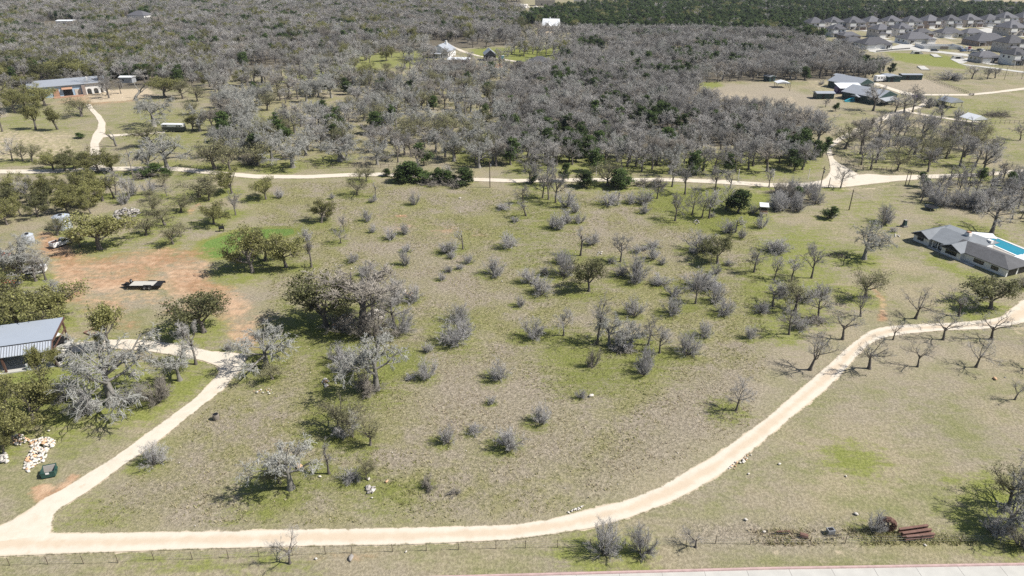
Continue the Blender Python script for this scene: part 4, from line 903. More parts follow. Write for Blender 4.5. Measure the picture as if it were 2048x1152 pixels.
mat("dumpster_green", (0.025, 0.07, 0.06), 0.5, noise=2, noise_amt=0.25)
mat("deck_wood", (0.46, 0.44, 0.40), 0.85, noise=2, noise_amt=0.15, stretch=(1, 14, 1))
mat("tractor_orange", (0.62, 0.10, 0.02), 0.4, spec=0.5)
mat("car_blue", (0.05, 0.11, 0.24), 0.3, spec=0.6); mat("car_dark", (0.015, 0.028, 0.035), 0.3, spec=0.6); mat("car_red", (0.35, 0.03, 0.03), 0.3, spec=0.6); mat("car_silver", (0.42, 0.43, 0.45), 0.3, metal=0.4)
mat("tan_tarp", (0.52, 0.40, 0.24), 0.85)
mat("purple", (0.10, 0.07, 0.20), 0.45)
mat("turquoise", (0.05, 0.33, 0.42), 0.5)

def hip_roof(W, D, z, pitch, ov=0.5, th=0.22, x0=0.0, y0=0.0, gable=False, ends=(True, True)):
    """A closed hip (or gable) roof over a W by D plan whose long side is x."""
    a, b, c, d = x0 - W / 2 - ov, x0 + W / 2 + ov, y0 - D / 2 - ov, y0 + D / 2 + ov
    mb = MB()
    if d - c <= b - a or gable:
        hgt = (d - c) / 2 * pitch; ym = (c + d) / 2; run = (d - c) / 2
        l = a + (0 if gable or not ends[0] else run); r = b - (0 if gable or not ends[1] else run)
        if r < l: l = r = (a + b) / 2
        V = [(a, c, z), (b, c, z), (b, d, z), (a, d, z), (a, c, z + th), (b, c, z + th), (b, d, z + th), (a, d, z + th), (l, ym, z + th + hgt), (r, ym, z + th + hgt)]
        Fs = [(3, 2, 1, 0), (0, 1, 5, 4), (1, 2, 6, 5), (2, 3, 7, 6), (3, 0, 4, 7), (4, 5, 9, 8), (6, 7, 8, 9), (5, 6, 9), (7, 4, 8)]
    else:
        hgt = (b - a) / 2 * pitch; xm = (a + b) / 2; run = (b - a) / 2
        l = c + run; r = d - run
        V = [(a, c, z), (b, c, z), (b, d, z), (a, d, z), (a, c, z + th), (b, c, z + th), (b, d, z + th), (a, d, z + th), (xm, l, z + th + hgt), (xm, r, z + th + hgt)]
        Fs = [(3, 2, 1, 0), (0, 1, 5, 4), (1, 2, 6, 5), (2, 3, 7, 6), (3, 0, 4, 7), (4, 5, 8), (5, 6, 9, 8), (6, 7, 9), (7, 4, 8, 9)]
    return mb.add(V, Fs)
def gable_roof_y(W, D, z, pitch, ov=0.4, th=0.2, x0=0.0, y0=0.0):
    """A gable roof whose ridge runs along y."""
    a, b, c, d = x0 - W / 2 - ov, x0 + W / 2 + ov, y0 - D / 2 - ov, y0 + D / 2 + ov
    h = (b - a) / 2 * pitch; xm = (a + b) / 2
    mb = MB()
    V = [(a, c, z), (b, c, z), (b, d, z), (a, d, z), (a, c, z + th), (b, c, z + th), (b, d, z + th), (a, d, z + th), (xm, c, z + th + h), (xm, d, z + th + h)]
    return mb.add(V, [(3, 2, 1, 0), (0, 1, 5, 4), (1, 2, 6, 5), (2, 3, 7, 6), (3, 0, 4, 7), (4, 5, 8), (5, 6, 9, 8), (6, 7, 9), (7, 4, 8, 9)])
def window(parent, x0, x1, z0, z1, y, face, frame="dark_frame", bars=1):
    """A framed window on a wall. face 'y-','y+': the wall lies along x at y; 'x-','x+': along y at x=y."""
    t = 0.09
    s = -1 if face[1] == '-' else 1
    def bx(mb, a, b, c, d, d0, d1):
        if face[0] == 'y': mb.box(a, y + s * d0, c, b, y + s * d1, d)
        else: mb.box(y + s * d0, a, c, y + s * d1, b, d)
    fr = MB()
    bx(fr, x0, x0 + t, z0, z1, .004, .07); bx(fr, x1 - t, x1, z0, z1, .004, .07)
    bx(fr, x0 + t, x1 - t, z0, z0 + t, .004, .069); bx(fr, x0 + t, x1 - t, z1 - t, z1, .004, .069)
    for k in range(1, bars + 1):
        xc = x0 + (x1 - x0) * k / (bars + 1); bx(fr, xc - .035, xc + .035, z0 + t, z1 - t, .004, .065)
    f = fr.build("window", frame, parent)
    g = MB(); bx(g, x0 + t, x1 - t, z0 + t, z1 - t, .003, .03); g.build("pane", "glass", f)
    return f
def flat_on_wall(name, m, parent, x0, x1, z0, z1, y, face, d=0.06):
    s = -1 if face[1] == '-' else 1
    mb = MB()
    if face[0] == 'y': mb.box(x0, y, z0, x1, y + s * d, z1)
    else: mb.box(y, x0, z0, y + s * d, x1, z1)
    return mb.build(name, m, parent)

# --- the subdivision: each house its own thing
def suburb_house(px, py, wpx, storeys, wall, label, rz=None, style=0, group="houses in the subdivision"):
    x, y = gxy(px, py); W = wpx / ppm(x, y)
    rz = R(9) if rz is None else rz
    o = thing("suburban_house", label, "house", (x, y, 0), rz, group)
    D = W * (0.85 if storeys == 2 else 0.62)
    y0 = D / 2          # the front wall stands on the local x axis
    H = 5.4 if storeys == 2 else 3.0
    pit = 0.62 if storeys == 2 else 0.55
    w1 = "white_wall" if style == 1 else wall
    MB().box(-W / 2 + .6, 0.02, -.15, W / 2 - .6, D - .6, H).build("wall", w1, o)
    hip_roof(W - 1.2, D - .6, H, pit, 0.45, .22, 0, D / 2 - .3).build("roof", "shingle", o)
    sgn = 1 if style != 2 else -1
    gw = min(6.4, W * .42); gxc = sgn * (W / 2 - .9 - gw / 2)
    MB().box(gxc - gw / 2, -2.6, -.15, gxc + gw / 2, 0.01, 2.85).build("garage", wall, o)
    r = MB(); g = hip_roof(gw, 2.7, 2.85, .5, .4, .2, gxc, -1.3); g.build("garage_roof", "shingle", o)
    flat_on_wall("garage_door", "garage_brown" if style == 0 else "white_trim", o, gxc - gw / 2 + .6, gxc + gw / 2 - .6, 0, 2.3, -2.6, 'y-', .05)
    px0 = -sgn * (W / 2 - 1.0 - 2.6)
    porch = MB(); porch.slab([(px0 - 2.4, -1.9, 2.55), (px0 + 2.4, -1.9, 2.55), (px0 + 2.4, -.003, 3.05), (px0 - 2.4, -.003, 3.05)], .15); porch.build("porch_roof", "shingle", o)
    pp = MB(); pp.box(px0 - 2.3, -1.8, 0, px0 - 2.05, -1.55, 2.38); pp.build("porch_post", "white_trim", o)
    pp = MB(); pp.box(px0 + 2.05, -1.8, 0, px0 + 2.3, -1.55, 2.38); pp.build("porch_post", "white_trim", o)
    flat_on_wall("door", "dark_frame", o, px0 - .5, px0 + .5, 0, 2.1, 0.02, 'y-', .05)
    for xx in ((-W * .3, -W * .02, W * .26) if storeys == 2 else ()):
        flat_on_wall("window", "glass", o, xx - .75, xx + .75, 3.5, 4.85, 0.02, 'y-', .06)
    flat_on_wall("window", "glass", o, px0 + .8, px0 + 2.0, .8, 2.1, 0.02, 'y-', .06)
    for yy in (D * .3, D * .65):
        flat_on_wall("window", "glass", o, yy - .6, yy + .6, H - 1.9, H - .7, -W / 2 + .6, 'x-', .06)
    if storeys == 2:
        gb = gable_roof_y(W * .32, 2.2, H - .1, .75, .3, .18, -sgn * W * .22, .9); gb.build("front_gable", "shingle", o)
        MB().prism([(-sgn * W * .22 - W * .16, -.35), (-sgn * W * .22 + W * .16, -.35), (-sgn * W * .22 + W * .16, .01), (-sgn * W * .22 - W * .16, .01)], 2.9, H - .12).build("front_bay", "white_wall", o)
    if storeys and group.startswith("houses in the sub"):
        dv = MB(); dv.box(gxc - gw / 2 + .4, -9.5, -.1, gxc + gw / 2 - .4, -2.62, .045 + .0005 * (int(px) % 7)); q = dv.build("house_driveway", "street"); q.location = o.location; q.rotation_euler = o.rotation_euler; q["kind"] = "structure"
    return o
WALLS = ["cream_wall", "stone_wall", "white_wall", "brick_wall", "tan_wall"]
ORD = ["first", "second", "third", "fourth", "fifth", "sixth", "seventh", "eighth", "ninth", "tenth", "eleventh", "twelfth", "thirteenth", "fourteenth"]
def zx(a, b): return 1536 + a / 4, b / 4
ROWS = {
    "back row against the cedars": [(240, 248, 150, 1), (392, 242, 146, 2), (545, 236, 140, 2), (705, 240, 160, 2), (852, 232, 146, 2), (1006, 228, 146, 2), (1165, 232, 152, 2), (1322, 224, 152, 2), (1480, 220, 142, 2), (1638, 216, 156, 2), (1790, 214, 140, 2), (1930, 198, 150, 2), (2080, 196, 150, 2)],
    "middle row": [(560, 296, 130, 2), (660, 322, 150, 1), (925, 300, 150, 2), (1090, 292, 145, 2), (1250, 296, 150, 1), (1470, 300, 200, 1), (1655, 300, 175, 1), (1990, 286, 190, 2), (2190, 270, 190, 2)],
    "front row": [(690, 372, 170, 1), (875, 392, 250, 1), (1215, 350, 250, 1), (1800, 368, 300, 1), (1985, 418, 200, 2), (2190, 420, 200, 2)],
    "lower court": [(1760, 498, 200, 1), (2010, 520, 170, 2), (2200, 520, 170, 2)],
}
for row, hs in ROWS.items():
    for k, (a, b, w, s) in enumerate(hs):
        px, py = zx(a, b); wl = WALLS[(k * 3 + len(row)) % 5]
        tone = {"cream_wall": "cream", "stone_wall": "stone", "white_wall": "white", "brick_wall": "brick", "tan_wall": "tan"}[wl]
        suburb_house(px, py, w / 4, s, wl, f"{'two-storey' if s == 2 else 'single-storey'} {tone} house, {ORD[k]} from the west in the {row}", style=(k * 2 + len(row)) % 3,
                     rz=R(10 if "front" not in row else 7) + ((k * 37) % 5 - 2) * .03)
# unfinished slab, sheds of the building site, far roofs
x, y = gxy(*zx(1400, 395)); s = ppm(x, y)
o = thing("unfinished_house", "roofless white house walls under construction by the subdivision street", "building site", (x, y, 0), R(-6))
W, D = 290 / 4 / s, 15
MB().box(-W / 2, 0, -.1, W / 2, D, .12).build("slab", "concrete", o)
for nm, bx_ in (("wall", (-W / 2, 0, .12, W / 2, .3, 2.1)), ("wall", (-W / 2, .3, .12, -W / 2 + .3, D, 2.1)), ("wall", (W / 2 - .3, .3, .12, W / 2, D, 2.1)), ("wall", (-W / 2 + .3, D - .3, .12, W / 2 - .3, D, 1.6))):
    MB().box(*bx_).build(nm, "white_wall", o)
MB().box(-2, -.12, .12, 3, -.004, 2.0).build("brick_panel", "brick_wall", o)
for lab, px, py, wpx, st in (("big grey-roofed house on the far ridge beside the tan field", 1958, 10, 30, 1), ("wide grey roof house at the top corner beyond the cedars", 2000, 15, 40, 1), ("far grey house hidden behind the last cedars", 2040, 19, 46, 1), ("far ridge house with a broad grey gable", 2085, 22, 46, 1),
                              ("long pale building on the far ridge above the cedars", 1896, 4, 34, 1)):
    suburb_house(px, py, wpx, st, "cream_wall", lab, group="houses on the far ridge")
def gable_board(o, W, y, H, pitch, m, x0=0.0):
    w = W / 2; hh = w * pitch
    V = [(x0 - w, y, H + .14), (x0 + w, y, H + .14), (x0, y, H + .13 + hh)]
    mb = MB(); mb.add(V + [(a, b - .04, c) for a, b, c in V], [(0, 1, 2), (5, 4, 3), (0, 3, 4, 1), (1, 4, 5, 2), (2, 5, 3, 0)])
    mb.build("gable_board", m, o)
def simple_building(name, label, cat, px, py, W, D, H, rz, wall, roof, pitch=.35, gable=True, ridge="x", ov=.4, wins=(), door=None, chimney=None, open_front=False, porch=None):
    x, y = gxy(px, py)
    o = thing(name, label, cat, (x, y, 0), R(rz))
    MB().box(-W / 2, 0, -.15, W / 2, D, H).build("wall", wall, o)
    if ridge == "x":
        hip_roof(W, D, H, pitch, ov, .15, 0, D / 2, gable=gable).build("roof", roof, o)
        if gable and ov > 0.2:
            hh = (D / 2) * pitch * .95
            for sx in (-1, 1):
                g = MB(); g.add([(sx * (W / 2 - .05), .1, H + .02), (sx * (W / 2 - .05), D - .1, H + .02), (sx * (W / 2 - .05), D / 2, H + hh)], [(0, 1, 2)])
    else:
        gable_roof_y(W, D, H, pitch, ov, .15, 0, D / 2).build("roof", roof, o)
        gable_board(o, W, -ov - .01, H, pitch, wall)
    for a, b, c, d in wins: flat_on_wall("window", "glass", o, a, b, c, d, 0, 'y-')
    if door: flat_on_wall("door", door[4] if len(door) > 4 else "dark_frame", o, door[0], door[1], door[2], door[3], 0, 'y-')
    if chimney: MB().box(chimney[0] - .5, chimney[1] - .5, H, chimney[0] + .5, chimney[1] + .5, H + chimney[2]).build("chimney", "white_wall", o)
    if porch:
        MB().slab([(porch[0], -porch[2], H - .9), (porch[1], -porch[2], H - .9), (porch[1], -.004, H - .25), (porch[0], -.004, H - .25)], .12).build("porch_roof", roof, o)
        for k in range(4):
            xx = porch[0] + .2 + (porch[1] - porch[0] - .4) * k / 3; MB().box(xx - .1, -porch[2] + .1, 0, xx + .1, -porch[2] + .3, H - 1.05).build("porch_post", "white_trim", o)
    return o
def W_at(px, py, w): x, y = gxy(px, py); return w / ppm(x, y)
# hill houses
simple_building("hill_house", "white house with hipped grey roof alone in the wooded hill", "house", 272, 41, W_at(272, 41, 40), 14, 4.2, -12, "white_wall", "shingle", .5, False, wins=[(-6, -4, 1.2, 2.8), (3, 5, 1.2, 2.8)], door=(0, 1.2, 0, 2.2))
simple_building("hill_house", "white flat-roofed house showing between trees on the western hill", "house", 130, 50, W_at(130, 50, 32), 9, 3.2, 4, "white_wall", "white_roof", .12, wins=[(-5, -3, 1, 2.2), (2, 4, 1, 2.2)], door=(-1, 0, 0, 2.1))
simple_building("shed", "small pale shed by the clearing on the western hill", "shed", 36, 63, 9, 6, 2.6, 0, "white_wall", "white_roof", .2, wins=[(-3, -2, 1, 2)])
simple_building("farmhouse", "white farmhouse with silver metal roof and chimney above the red barn", "house", 878, 116, W_at(878, 116, 38), 15, 3.6, -14, "white_wall", "metal_roof", .62, ridge="y", chimney=(1.5, 10, 5.4), wins=[(-6, -4.5, 1, 2.4), (-3, -1.5, 1, 2.4), (3, 4.5, 1, 2.4)], door=(0.5, 1.7, 0, 2.2), porch=(-7, 2, 3))
simple_building("red_barn", "long low dark red barn with a white metal roof", "barn", 917, 131, W_at(917, 131, 42), 7.5, 3.0, -2, "red_barn", "white_roof", .22, wins=[(-6, -5, 1, 2)], door=(-1, 1.6, 0, 2.5, "black"))
simple_building("black_barn", "small black gabled barn beside the farm lane", "barn", 981, 122, W_at(981, 122, 22), 9, 3.4, 8, "black_barn", "metal_roof", .8, ridge="y", wins=[(-2.6, -1.6, 1.2, 2.2)], door=(1, 2.6, 0, 2.4, "grey_wood"))
simple_building("brick_house", "low brick house with brown hip roof half hidden below the farm lane", "house", 1078, 136, W_at(1078, 136, 44), 10, 2.9, -4, "brick_wall", "shingle", .5, False, wins=[(-7, -5.4, 1, 2.2), (3, 5, 1, 2.2)], door=(-1, .2, 0, 2.1))
simple_building("white_house", "white house with bright metal gables at the edge of the cedars", "house", 1100, 62, W_at(1100, 62, 32), 13, 3.8, -10, "white_wall", "white_roof", .7, wins=[(-5, -3.5, 1, 2.6), (-2, -.5, 1, 2.6), (3, 4.5, 1, 2.6)], door=(.5, 1.8, 0, 2.3), chimney=(-1, 7, 6))
g_ = bpy.data.objects["white_house"]; gable_roof_y(5.5, 7, 3.7, .9, .4, .15, -2, .5).build("front_gable", "white_roof", g_)
for lab, px, py, w, h, wl, rf in (("pale house with white roof on the far crest above the hill track", 690, 7, 34, 4, "cream_wall", "white_roof"), ("white long house in the far woods at the top edge", 578, 14, 34, 3.4, "white_wall", "white_roof"),
        ("tan stone house by the pale rocks on the far crest", 1090, 12, 40, 6.5, "tan_wall", "cream_wall"), ("cream house beyond the tan stone house on the crest", 1170, 7, 44, 4.5, "cream_wall", "white_wall"), ("low white house behind the cedar forest edge", 1340, 7, 40, 4, "cream_wall", "brick_wall"), ("bright white-roofed building on the crest east of the low white house", 1410, 5, 36, 4, "brick_wall", "white_roof"), ("tan-roofed house with yellow yard on the far crest", 752, 9, 22, 4, "tan_wall", "terracotta")):
    simple_building("crest_house", lab, "house", px, py, W_at(px, py, w), 12, h, -3, wl, rf, .45, False, wins=[(-5, -3, 1, 2.5), (2, 4, 1, 2.5)])

# --- the long metal building on the west side
A = at(122, 193); Bp = at(196, 186.5); L = float(np.hypot(*(Bp - A)[:2])); ang = math.atan2(Bp[1] - A[1], Bp[0] - A[0])
o = thing("long_metal_building", "long low building with grey metal roof, blue front and white arches", "building", tuple(A), ang)
L0 = -11.5
MB().box(L0, 0, -.1, 10.2, 13, 4.4).build("wall", "blue_wall", o)
ar = MB()
xs = [10.22, 12.9, 15.6, 18.3]
for k in range(3):
    a, b = xs[k], xs[k + 1]; m_ = (a + b) / 2; rad = (b - a) / 2 - .45; n = 8
    ar.box(a, 0, -.1, a + .44, .5, 4.6)
    pts = [(m_ - rad, 1.6)] + [(m_ - rad * cos(pi * q / n), 1.6 + rad * .95 * sin(pi * q / n)) for q in range(n + 1)]
    for q in range(n):
        x0, z0 = pts[q + 1]; x1, z1 = pts[min(q + 2, n + 1)]
        ar.hexa([(x0, 0, z0), (x1, 0, z1), (x1, .5, z1), (x0, .5, z0), (x0, 0, 4.6), (x1, 0, 4.6), (x1, .5, 4.6), (x0, .5, 4.6)])
    ar.box(b - .46, 0, -.1, b - .005, .5, 4.6)
ar.build("arcade", "white_wall", o)
MB().box(10.25, 3.0, -.1, 18.3, 13, 4.58).build("rear_wall", "white_wall", o)
MB().slab([(L0 - .6, -.8, 4.75), (18.9, -.8, 4.9), (18.9, 13.5, 5.8), (L0 - .6, 13.5, 5.65)], .22).build("roof", "metal_roof", o)
MB().box(8.8, -1.6, -.1, 10.2, -.005, 4.2).build("porch_wall", "brick_wall", o)
MB().box(-2.8, -4.0, -.1, 8.7, -1.7, .35).build("patio", "terracotta", o)
MB().box(5.9, -.1, 0, 8.3, -.006, 2.6).build("garage_door", "tan_wall", o)
MB().box(-2.5, -.35, 0, -.2, -.004, 3.4).build("garage_door", "terracotta", o)
MB().slab([(1.0, -1.4, 3.1), (5.2, -1.4, 3.1), (5.2, -.01, 4.0), (1.0, -.01, 4.0)], .1).build("awning", "terracotta", o)
MB().box(1.4, -.1, 0, 5.0, -.006, 2.9).build("doorway", "black", o)
MB().box(11.5, 8, 5.3, 12.1, 8.6, 6.6).build("vent_pipe", "white_trim", o)
MB().tube((-13, -2.2, 0), (-13, -2.2, 9.5), .09).build("flag_pole", "steel", o)
x, y = gxy(262, 167)
simple_building("shed", "small pale metal shed east of the long metal building", "shed", 253, 166, 6, 4, 2.6, 0, "metal_roof", "white_roof", .2, wins=[(-2, -1, 1, 1.8)])

# --- the ranch headquarters with green walls and grey metal roofs
def gable_hall(label, px, py, W, D, H, rz, pitch, wall="green_metal", roof="metal_roof", name="ranch_building"):
    x, y = gxy(px, py)
    o = thing(name, label, "building", (x, y, 0), R(rz), None)
    MB().box(-W / 2, 0, -.1, W / 2, D, H).build("wall", wall, o)
    gable_roof_y(W, D, H, pitch, .5, .14, 0, D / 2).build("roof", roof, o)
    gable_board(o, W, -.52, H, pitch, wall)
    for k in range(2):
        MB().box(-.5 + W * .12, D * (.3 + .35 * k), H + W / 2 * pitch * .55, .5 + W * .12, D * (.3 + .35 * k) + .9, H + W / 2 * pitch + .25).build("roof_vent", "dark_frame", o)
    return o
def px_len(p, q): a, b = at(*p), at(*q); return float(np.hypot(*(a - b)[:2]))
rh = gable_hall("biggest ranch hall with wide silver gable roof and green walls", 1772, 207, 13.5, 17, 2.9, -10, .34)
rh.rotation_euler[2] = R(30)
MB().slab([(-6.3, -3.6, 2.1), (3.2, -3.6, 2.1), (3.2, -.45, 2.85), (-6.3, -.45, 2.85)], .12).build("lean_to_roof", "metal_roof", rh)
for xx in (-6.1, -1.6, 2.9): MB().box(xx - .09, -3.5, 0, xx + .09, -3.3, 2.0).build("post", "dark_frame", rh)
flat_on_wall("door", "black", rh, -3, 0, 0, 2.2, 0, 'y-'); flat_on_wall("window", "glass", rh, 3.6, 5.0, 1, 2, 0, 'y-')
r2 = gable_hall("northern ranch hall with silver gable roof behind the porch", 1728, 181, 13, 15, 2.8, 30, .36)
flat_on_wall("window", "glass", r2, 1, 3, 1, 2.1, 0, 'y-')
x, y = gxy(1701, 188)
o = thing("covered_porch", "long white-roofed porch building facing the ranch courtyard", "building", (x, y, 0), R(0))
MB().box(-5.2, 2.2, -.1, 5.2, 6, 2.6).build("wall", "purple", o)
MB().slab([(-5.6, -.6, 2.65), (5.6, -.6, 2.65), (5.6, 6.6, 3.9), (-5.6, 6.6, 3.9)], .14).build("roof", "white_roof", o)
for xx in (-5, -1.7, 1.7, 5): MB().box(xx - .1, -.3, 0, xx + .1, -.1, 2.5).build("post", "dark_frame", o)
flat_on_wall("door", "glass", o, -1, 1, 0, 2.1, 2.2, 'y-'); flat_on_wall("window", "glass", o, 2.4, 4.2, .9, 2.0, 2.2, 'y-')
x, y = gxy(1723, 204); o = thing("open_shelter", "small grey metal shelter in front of the big ranch hall", "shelter", (x, y, 0), R(20))
hip_roof(4.6, 4.0, 2.2, .3, .3, .1, 0, 2, gable=True).build("roof", "metal_roof", o)
for xx in (-2.1, 2.1):
    for yy in (.15, 3.85): MB().box(xx - .08, yy - .08, 0, xx + .08, yy + .08, 2.2).build("post", "dark_frame", o)
simple_building("ranch_shed", "green shed with grey roof west of the ranch courtyard", "shed", 1650, 198, 7.6, 4.2, 2.3, 0, "green_metal", "metal_roof", .25, ridge="x", wins=[(1.5, 2.4, 1, 1.8)], door=(-1.5, -.4, 0, 1.9, "black"))
simple_building("ranch_shed", "small green shed behind the northern ranch hall", "shed", 1687, 161, 4.2, 4.4, 2.3, 35, "green_metal", "metal_roof", .2, ridge="y", door=(-.6, .6, 0, 1.9, "black"))
simple_building("ranch_shed", "small green shed at the wood edge beyond the open pavilion", "shed", 1544, 163, 3.8, 4, 2.3, 25, "green_metal", "metal_roof", .25, ridge="y", door=(-.6, .6, 0, 1.9, "black"))
simple_building("ranch_barn", "green barn with slanting grey roof beside the camper van", "barn", 1788, 164, 6.6, 7, 2.5, 6, "green_metal", "metal_roof", .14, ridge="y", ov=.25, door=(-2.2, -.4, 0, 2.2, "black"))
simple_building("ranch_barn", "long low green barn nearest the soccer-green park", "barn", 1823, 160, 10.2, 4.0, 2.4, -2, "green_metal", "metal_roof", .16, ov=.2, wins=[(2, 3, 1.1, 1.8)], door=(-3, -1.4, 0, 2.1, "black"))
def pavilion(label, px, py, W, D, H, rz, roof, pitch=.42):
    x, y = gxy(px, py); o = thing("pavilion", label, "pavilion", (x, y, 0), R(rz), None)
    gable_roof_y(W, D, H, pitch, .3, .12, 0, D / 2).build("roof", roof, o)
    for sx in (-1, 1):
        for k in range(3): MB().box(sx * (W / 2 - .15) - .08, .1 + (D - .2) * k / 2 - .08, 0, sx * (W / 2 - .15) + .08, .1 + (D - .2) * k / 2 + .08, H).build("post", "grey_wood", o)
    MB().box(-W / 2, -.04, H - .28, W / 2, .04, H - .003).build("tie_beam", "grey_wood", o)
    return o
pavilion("open pavilion with pale green-grey roof east of the gravel lane", 1911, 216, 6.4, 6.4, 2.3, 18, "metal_roof")
pavilion("open pavilion with light blue roof inside the rail fence", 1956, 252, 6.4, 5.6, 2.3, 14, "white_roof")
pavilion("white-roofed open pavilion at the pasture west of the ranch", 1566, 176, 5.6, 4.6, 2.2, 0, "white_roof", .25)

# --- the white ranch house with the pool
O_ = at(1824, 480); E_ = at(2008.8, 554.3); L = float(np.hypot(*(E_ - O_)[:2])); ang = math.atan2(E_[1] - O_[1], E_[0] - O_[0])
ph = thing("ranch_house", "long white single-storey house with grey shingle roof beside the pool", "house", tuple(O_), ang)
HE = 1.68
MB().box(0, .25, -.1, 3.9, 12.0, HE).build("wall", "white_wall", ph)
MB().box(3.9, 1.5, -.1, 7.7, 11.6, HE).build("porch_wall", "white_wall", ph)
MB().box(7.7, -.75, -.1, 12.1, 9.5, HE).build("wall", "white_wall", ph)
MB().box(12.1, .25, -.1, L, 7.2, HE).build("wall", "white_wall", ph)
def shell(x0, x1, ye, yr, yb, zr, l, r, th=.13):
    m_ = MB(); z = HE
    m_.add([(x0, ye, z), (x1, ye, z), (x1, yb, z), (x0, yb, z), (x0, ye, z + th), (x1, ye, z + th), (x1, yb, z + th), (x0, yb, z + th), (l, yr, zr), (r, yr, zr)],
           [(3, 2, 1, 0), (0, 1, 5, 4), (1, 2, 6, 5), (2, 3, 7, 6), (3, 0, 4, 7), (4, 5, 9, 8), (6, 7, 8, 9), (5, 6, 9), (7, 4, 8)])
    return m_
shell(-.35, 11.6, .15, 6.4, 12.2, 2.98, 2.7, 8.6).build("roof", "pool_shingle", ph)
shell(8.8, L + .4, -.15, 3.65, 7.6, 3.0, 8.9, 18.1).build("roof", "dark_shingle", ph)
gable_roof_y(3.9, 7.0, HE - .01, .52, .3, .13, 1.95, 3.2).build("front_gable", "pool_shingle", ph)
gable_roof_y(4.4, 6.0, HE - .012, .48, .3, .13, 9.9, 1.9).build("front_gable", "pool_shingle", ph)
for xc, w, yf, pt in ((1.95, 3.9, -.62, .52), (9.9, 4.4, -1.42, .48)):
    gable_board(ph, w + .5, yf, HE - .04, pt, "black_barn", xc)
window(ph, 1.0, 2.5, .55, 1.4, .25, 'y-', bars=2); window(ph, 8.7, 11.2, .5, 1.4, -.75, 'y-', bars=2); window(ph, 14.4, 16.6, .55, 1.35, .25, 'y-', bars=2); window(ph, 18.2, 19.7, .55, 1.35, .25, 'y-', bars=1)
flat_on_wall("door", "dark_frame", ph, 4.9, 5.7, 0, 1.45, 1.5, 'y-'); window(ph, 6.2, 7.2, .5, 1.4, 1.5, 'y-')
for xx in (4.7, 6.0): MB().box(xx - .1, .3, 0, xx + .1, .5, HE).build("porch_post", "white_trim", ph)
for k in range(2): flat_on_wall("garage_door", "black", ph, .75 + 3.2 * k, 3.4 + 3.2 * k, 0, 1.45, L, 'x+', .05)
MB().box(7.2, 6.3, 2.2, 8.3, 7.3, 3.6).build("chimney", "white_wall", ph)
MB().box(7.35, 6.45, 3.6, 8.15, 7.15, 3.85).build("chimney_cap", "terracotta", ph)
MB().box(10.4, 9.51, 0, 11.4, 10.3, 2.5).build("rear_chimney", "white_wall", ph)
wk = MB(); wk.prism([(4.0, .8), (8.4, .1), (13.2, .1), (15.4, -.2), (15.4, -1.4), (12.6, -1.0), (8.0, -.9), (4.0, -.4)], -.1, .05); o = wk.build("walkway", "concrete", None); o.location = O_; o.rotation_euler = (0, 0, ang); tag(o, "pale concrete walk along the front of the pool house", kind="structure")
pc = [at(1986, 473.5), at(2047, 498.5), at(2060, 520), at(2028, 509), at(1973, 484)]
pool = [(float(p[0]), float(p[1])) for p in (at(1987, 474.5), at(2056, 503), at(2039, 514), at(1973, 485))]
ctr = np.mean(pool, 0)
o = thing("swimming_pool", "turquoise swimming pool behind the white ranch house", "pool", (float(ctr[0]), float(ctr[1]), 0))
loc = [(p[0] - ctr[0], p[1] - ctr[1]) for p in pool]
MB().prism(loc, -.3, .09).build("water", "water", o)
cp = MB()
for k in range(4):
    a, b = np.array(loc[k]), np.array(loc[(k + 1) % 4]); d = unit(b - a); n_ = np.array((d[1], -d[0])); n_ = n_ if np.dot(n_, a + b) > 0 else -n_
    q = [a - d * .0, b + d * .4, b + d * .4 + n_ * .4, a + n_ * .4]; cp.prism([tuple(v) for v in q], -.1, .16 + .004 * k)
cp.build("coping", "white_wall", o)
dk = [at(1950, 470), at(1988, 471.5), at(2070, 504), at(2080, 528), at(2030, 522), at(1960, 486)]
tag(MB().prism([(float(p[0]), float(p[1])) for p in dk], -.2, .06).build("pool_deck", "grey_stone"), "pale concrete deck round the swimming pool", kind="structure")
x, y = (float(v) for v in at(1963.5, 470, 1.9)[:2]); o = thing("patio_cover", "white flat patio roof at the west end of the pool", "patio cover", (x, y, 0), R(-14))
MB().slab([(-2.7, -1.5, 1.85), (2.7, -1.5, 1.85), (2.7, 1.5, 1.95), (-2.7, 1.5, 1.95)], .1).build("roof", "white_roof", o)
for xx in (-2.5, 2.5):
    for yy in (-1.3, 1.3): MB().box(xx - .07, yy - .07, 0, xx + .07, yy + .07, 1.78).build("post", "white_trim", o)
x, y = gxy(2042, 532); o = thing("pool_umbrella", "white tent canopy on the deck beside the garage end of the pool house", "canopy", (x, y, 0), ang)
MB().slab([(-1.6, -1.6, 1.7), (1.6, -1.6, 1.7), (1.6, 1.6, 1.8), (-1.6, 1.6, 1.8)], .1).build("cover", "white_roof", o)
for xx in (-1.5, 1.5): MB().box(xx - .06, -.06, 0, xx + .06, .06, 1.65).build("post", "steel", o)

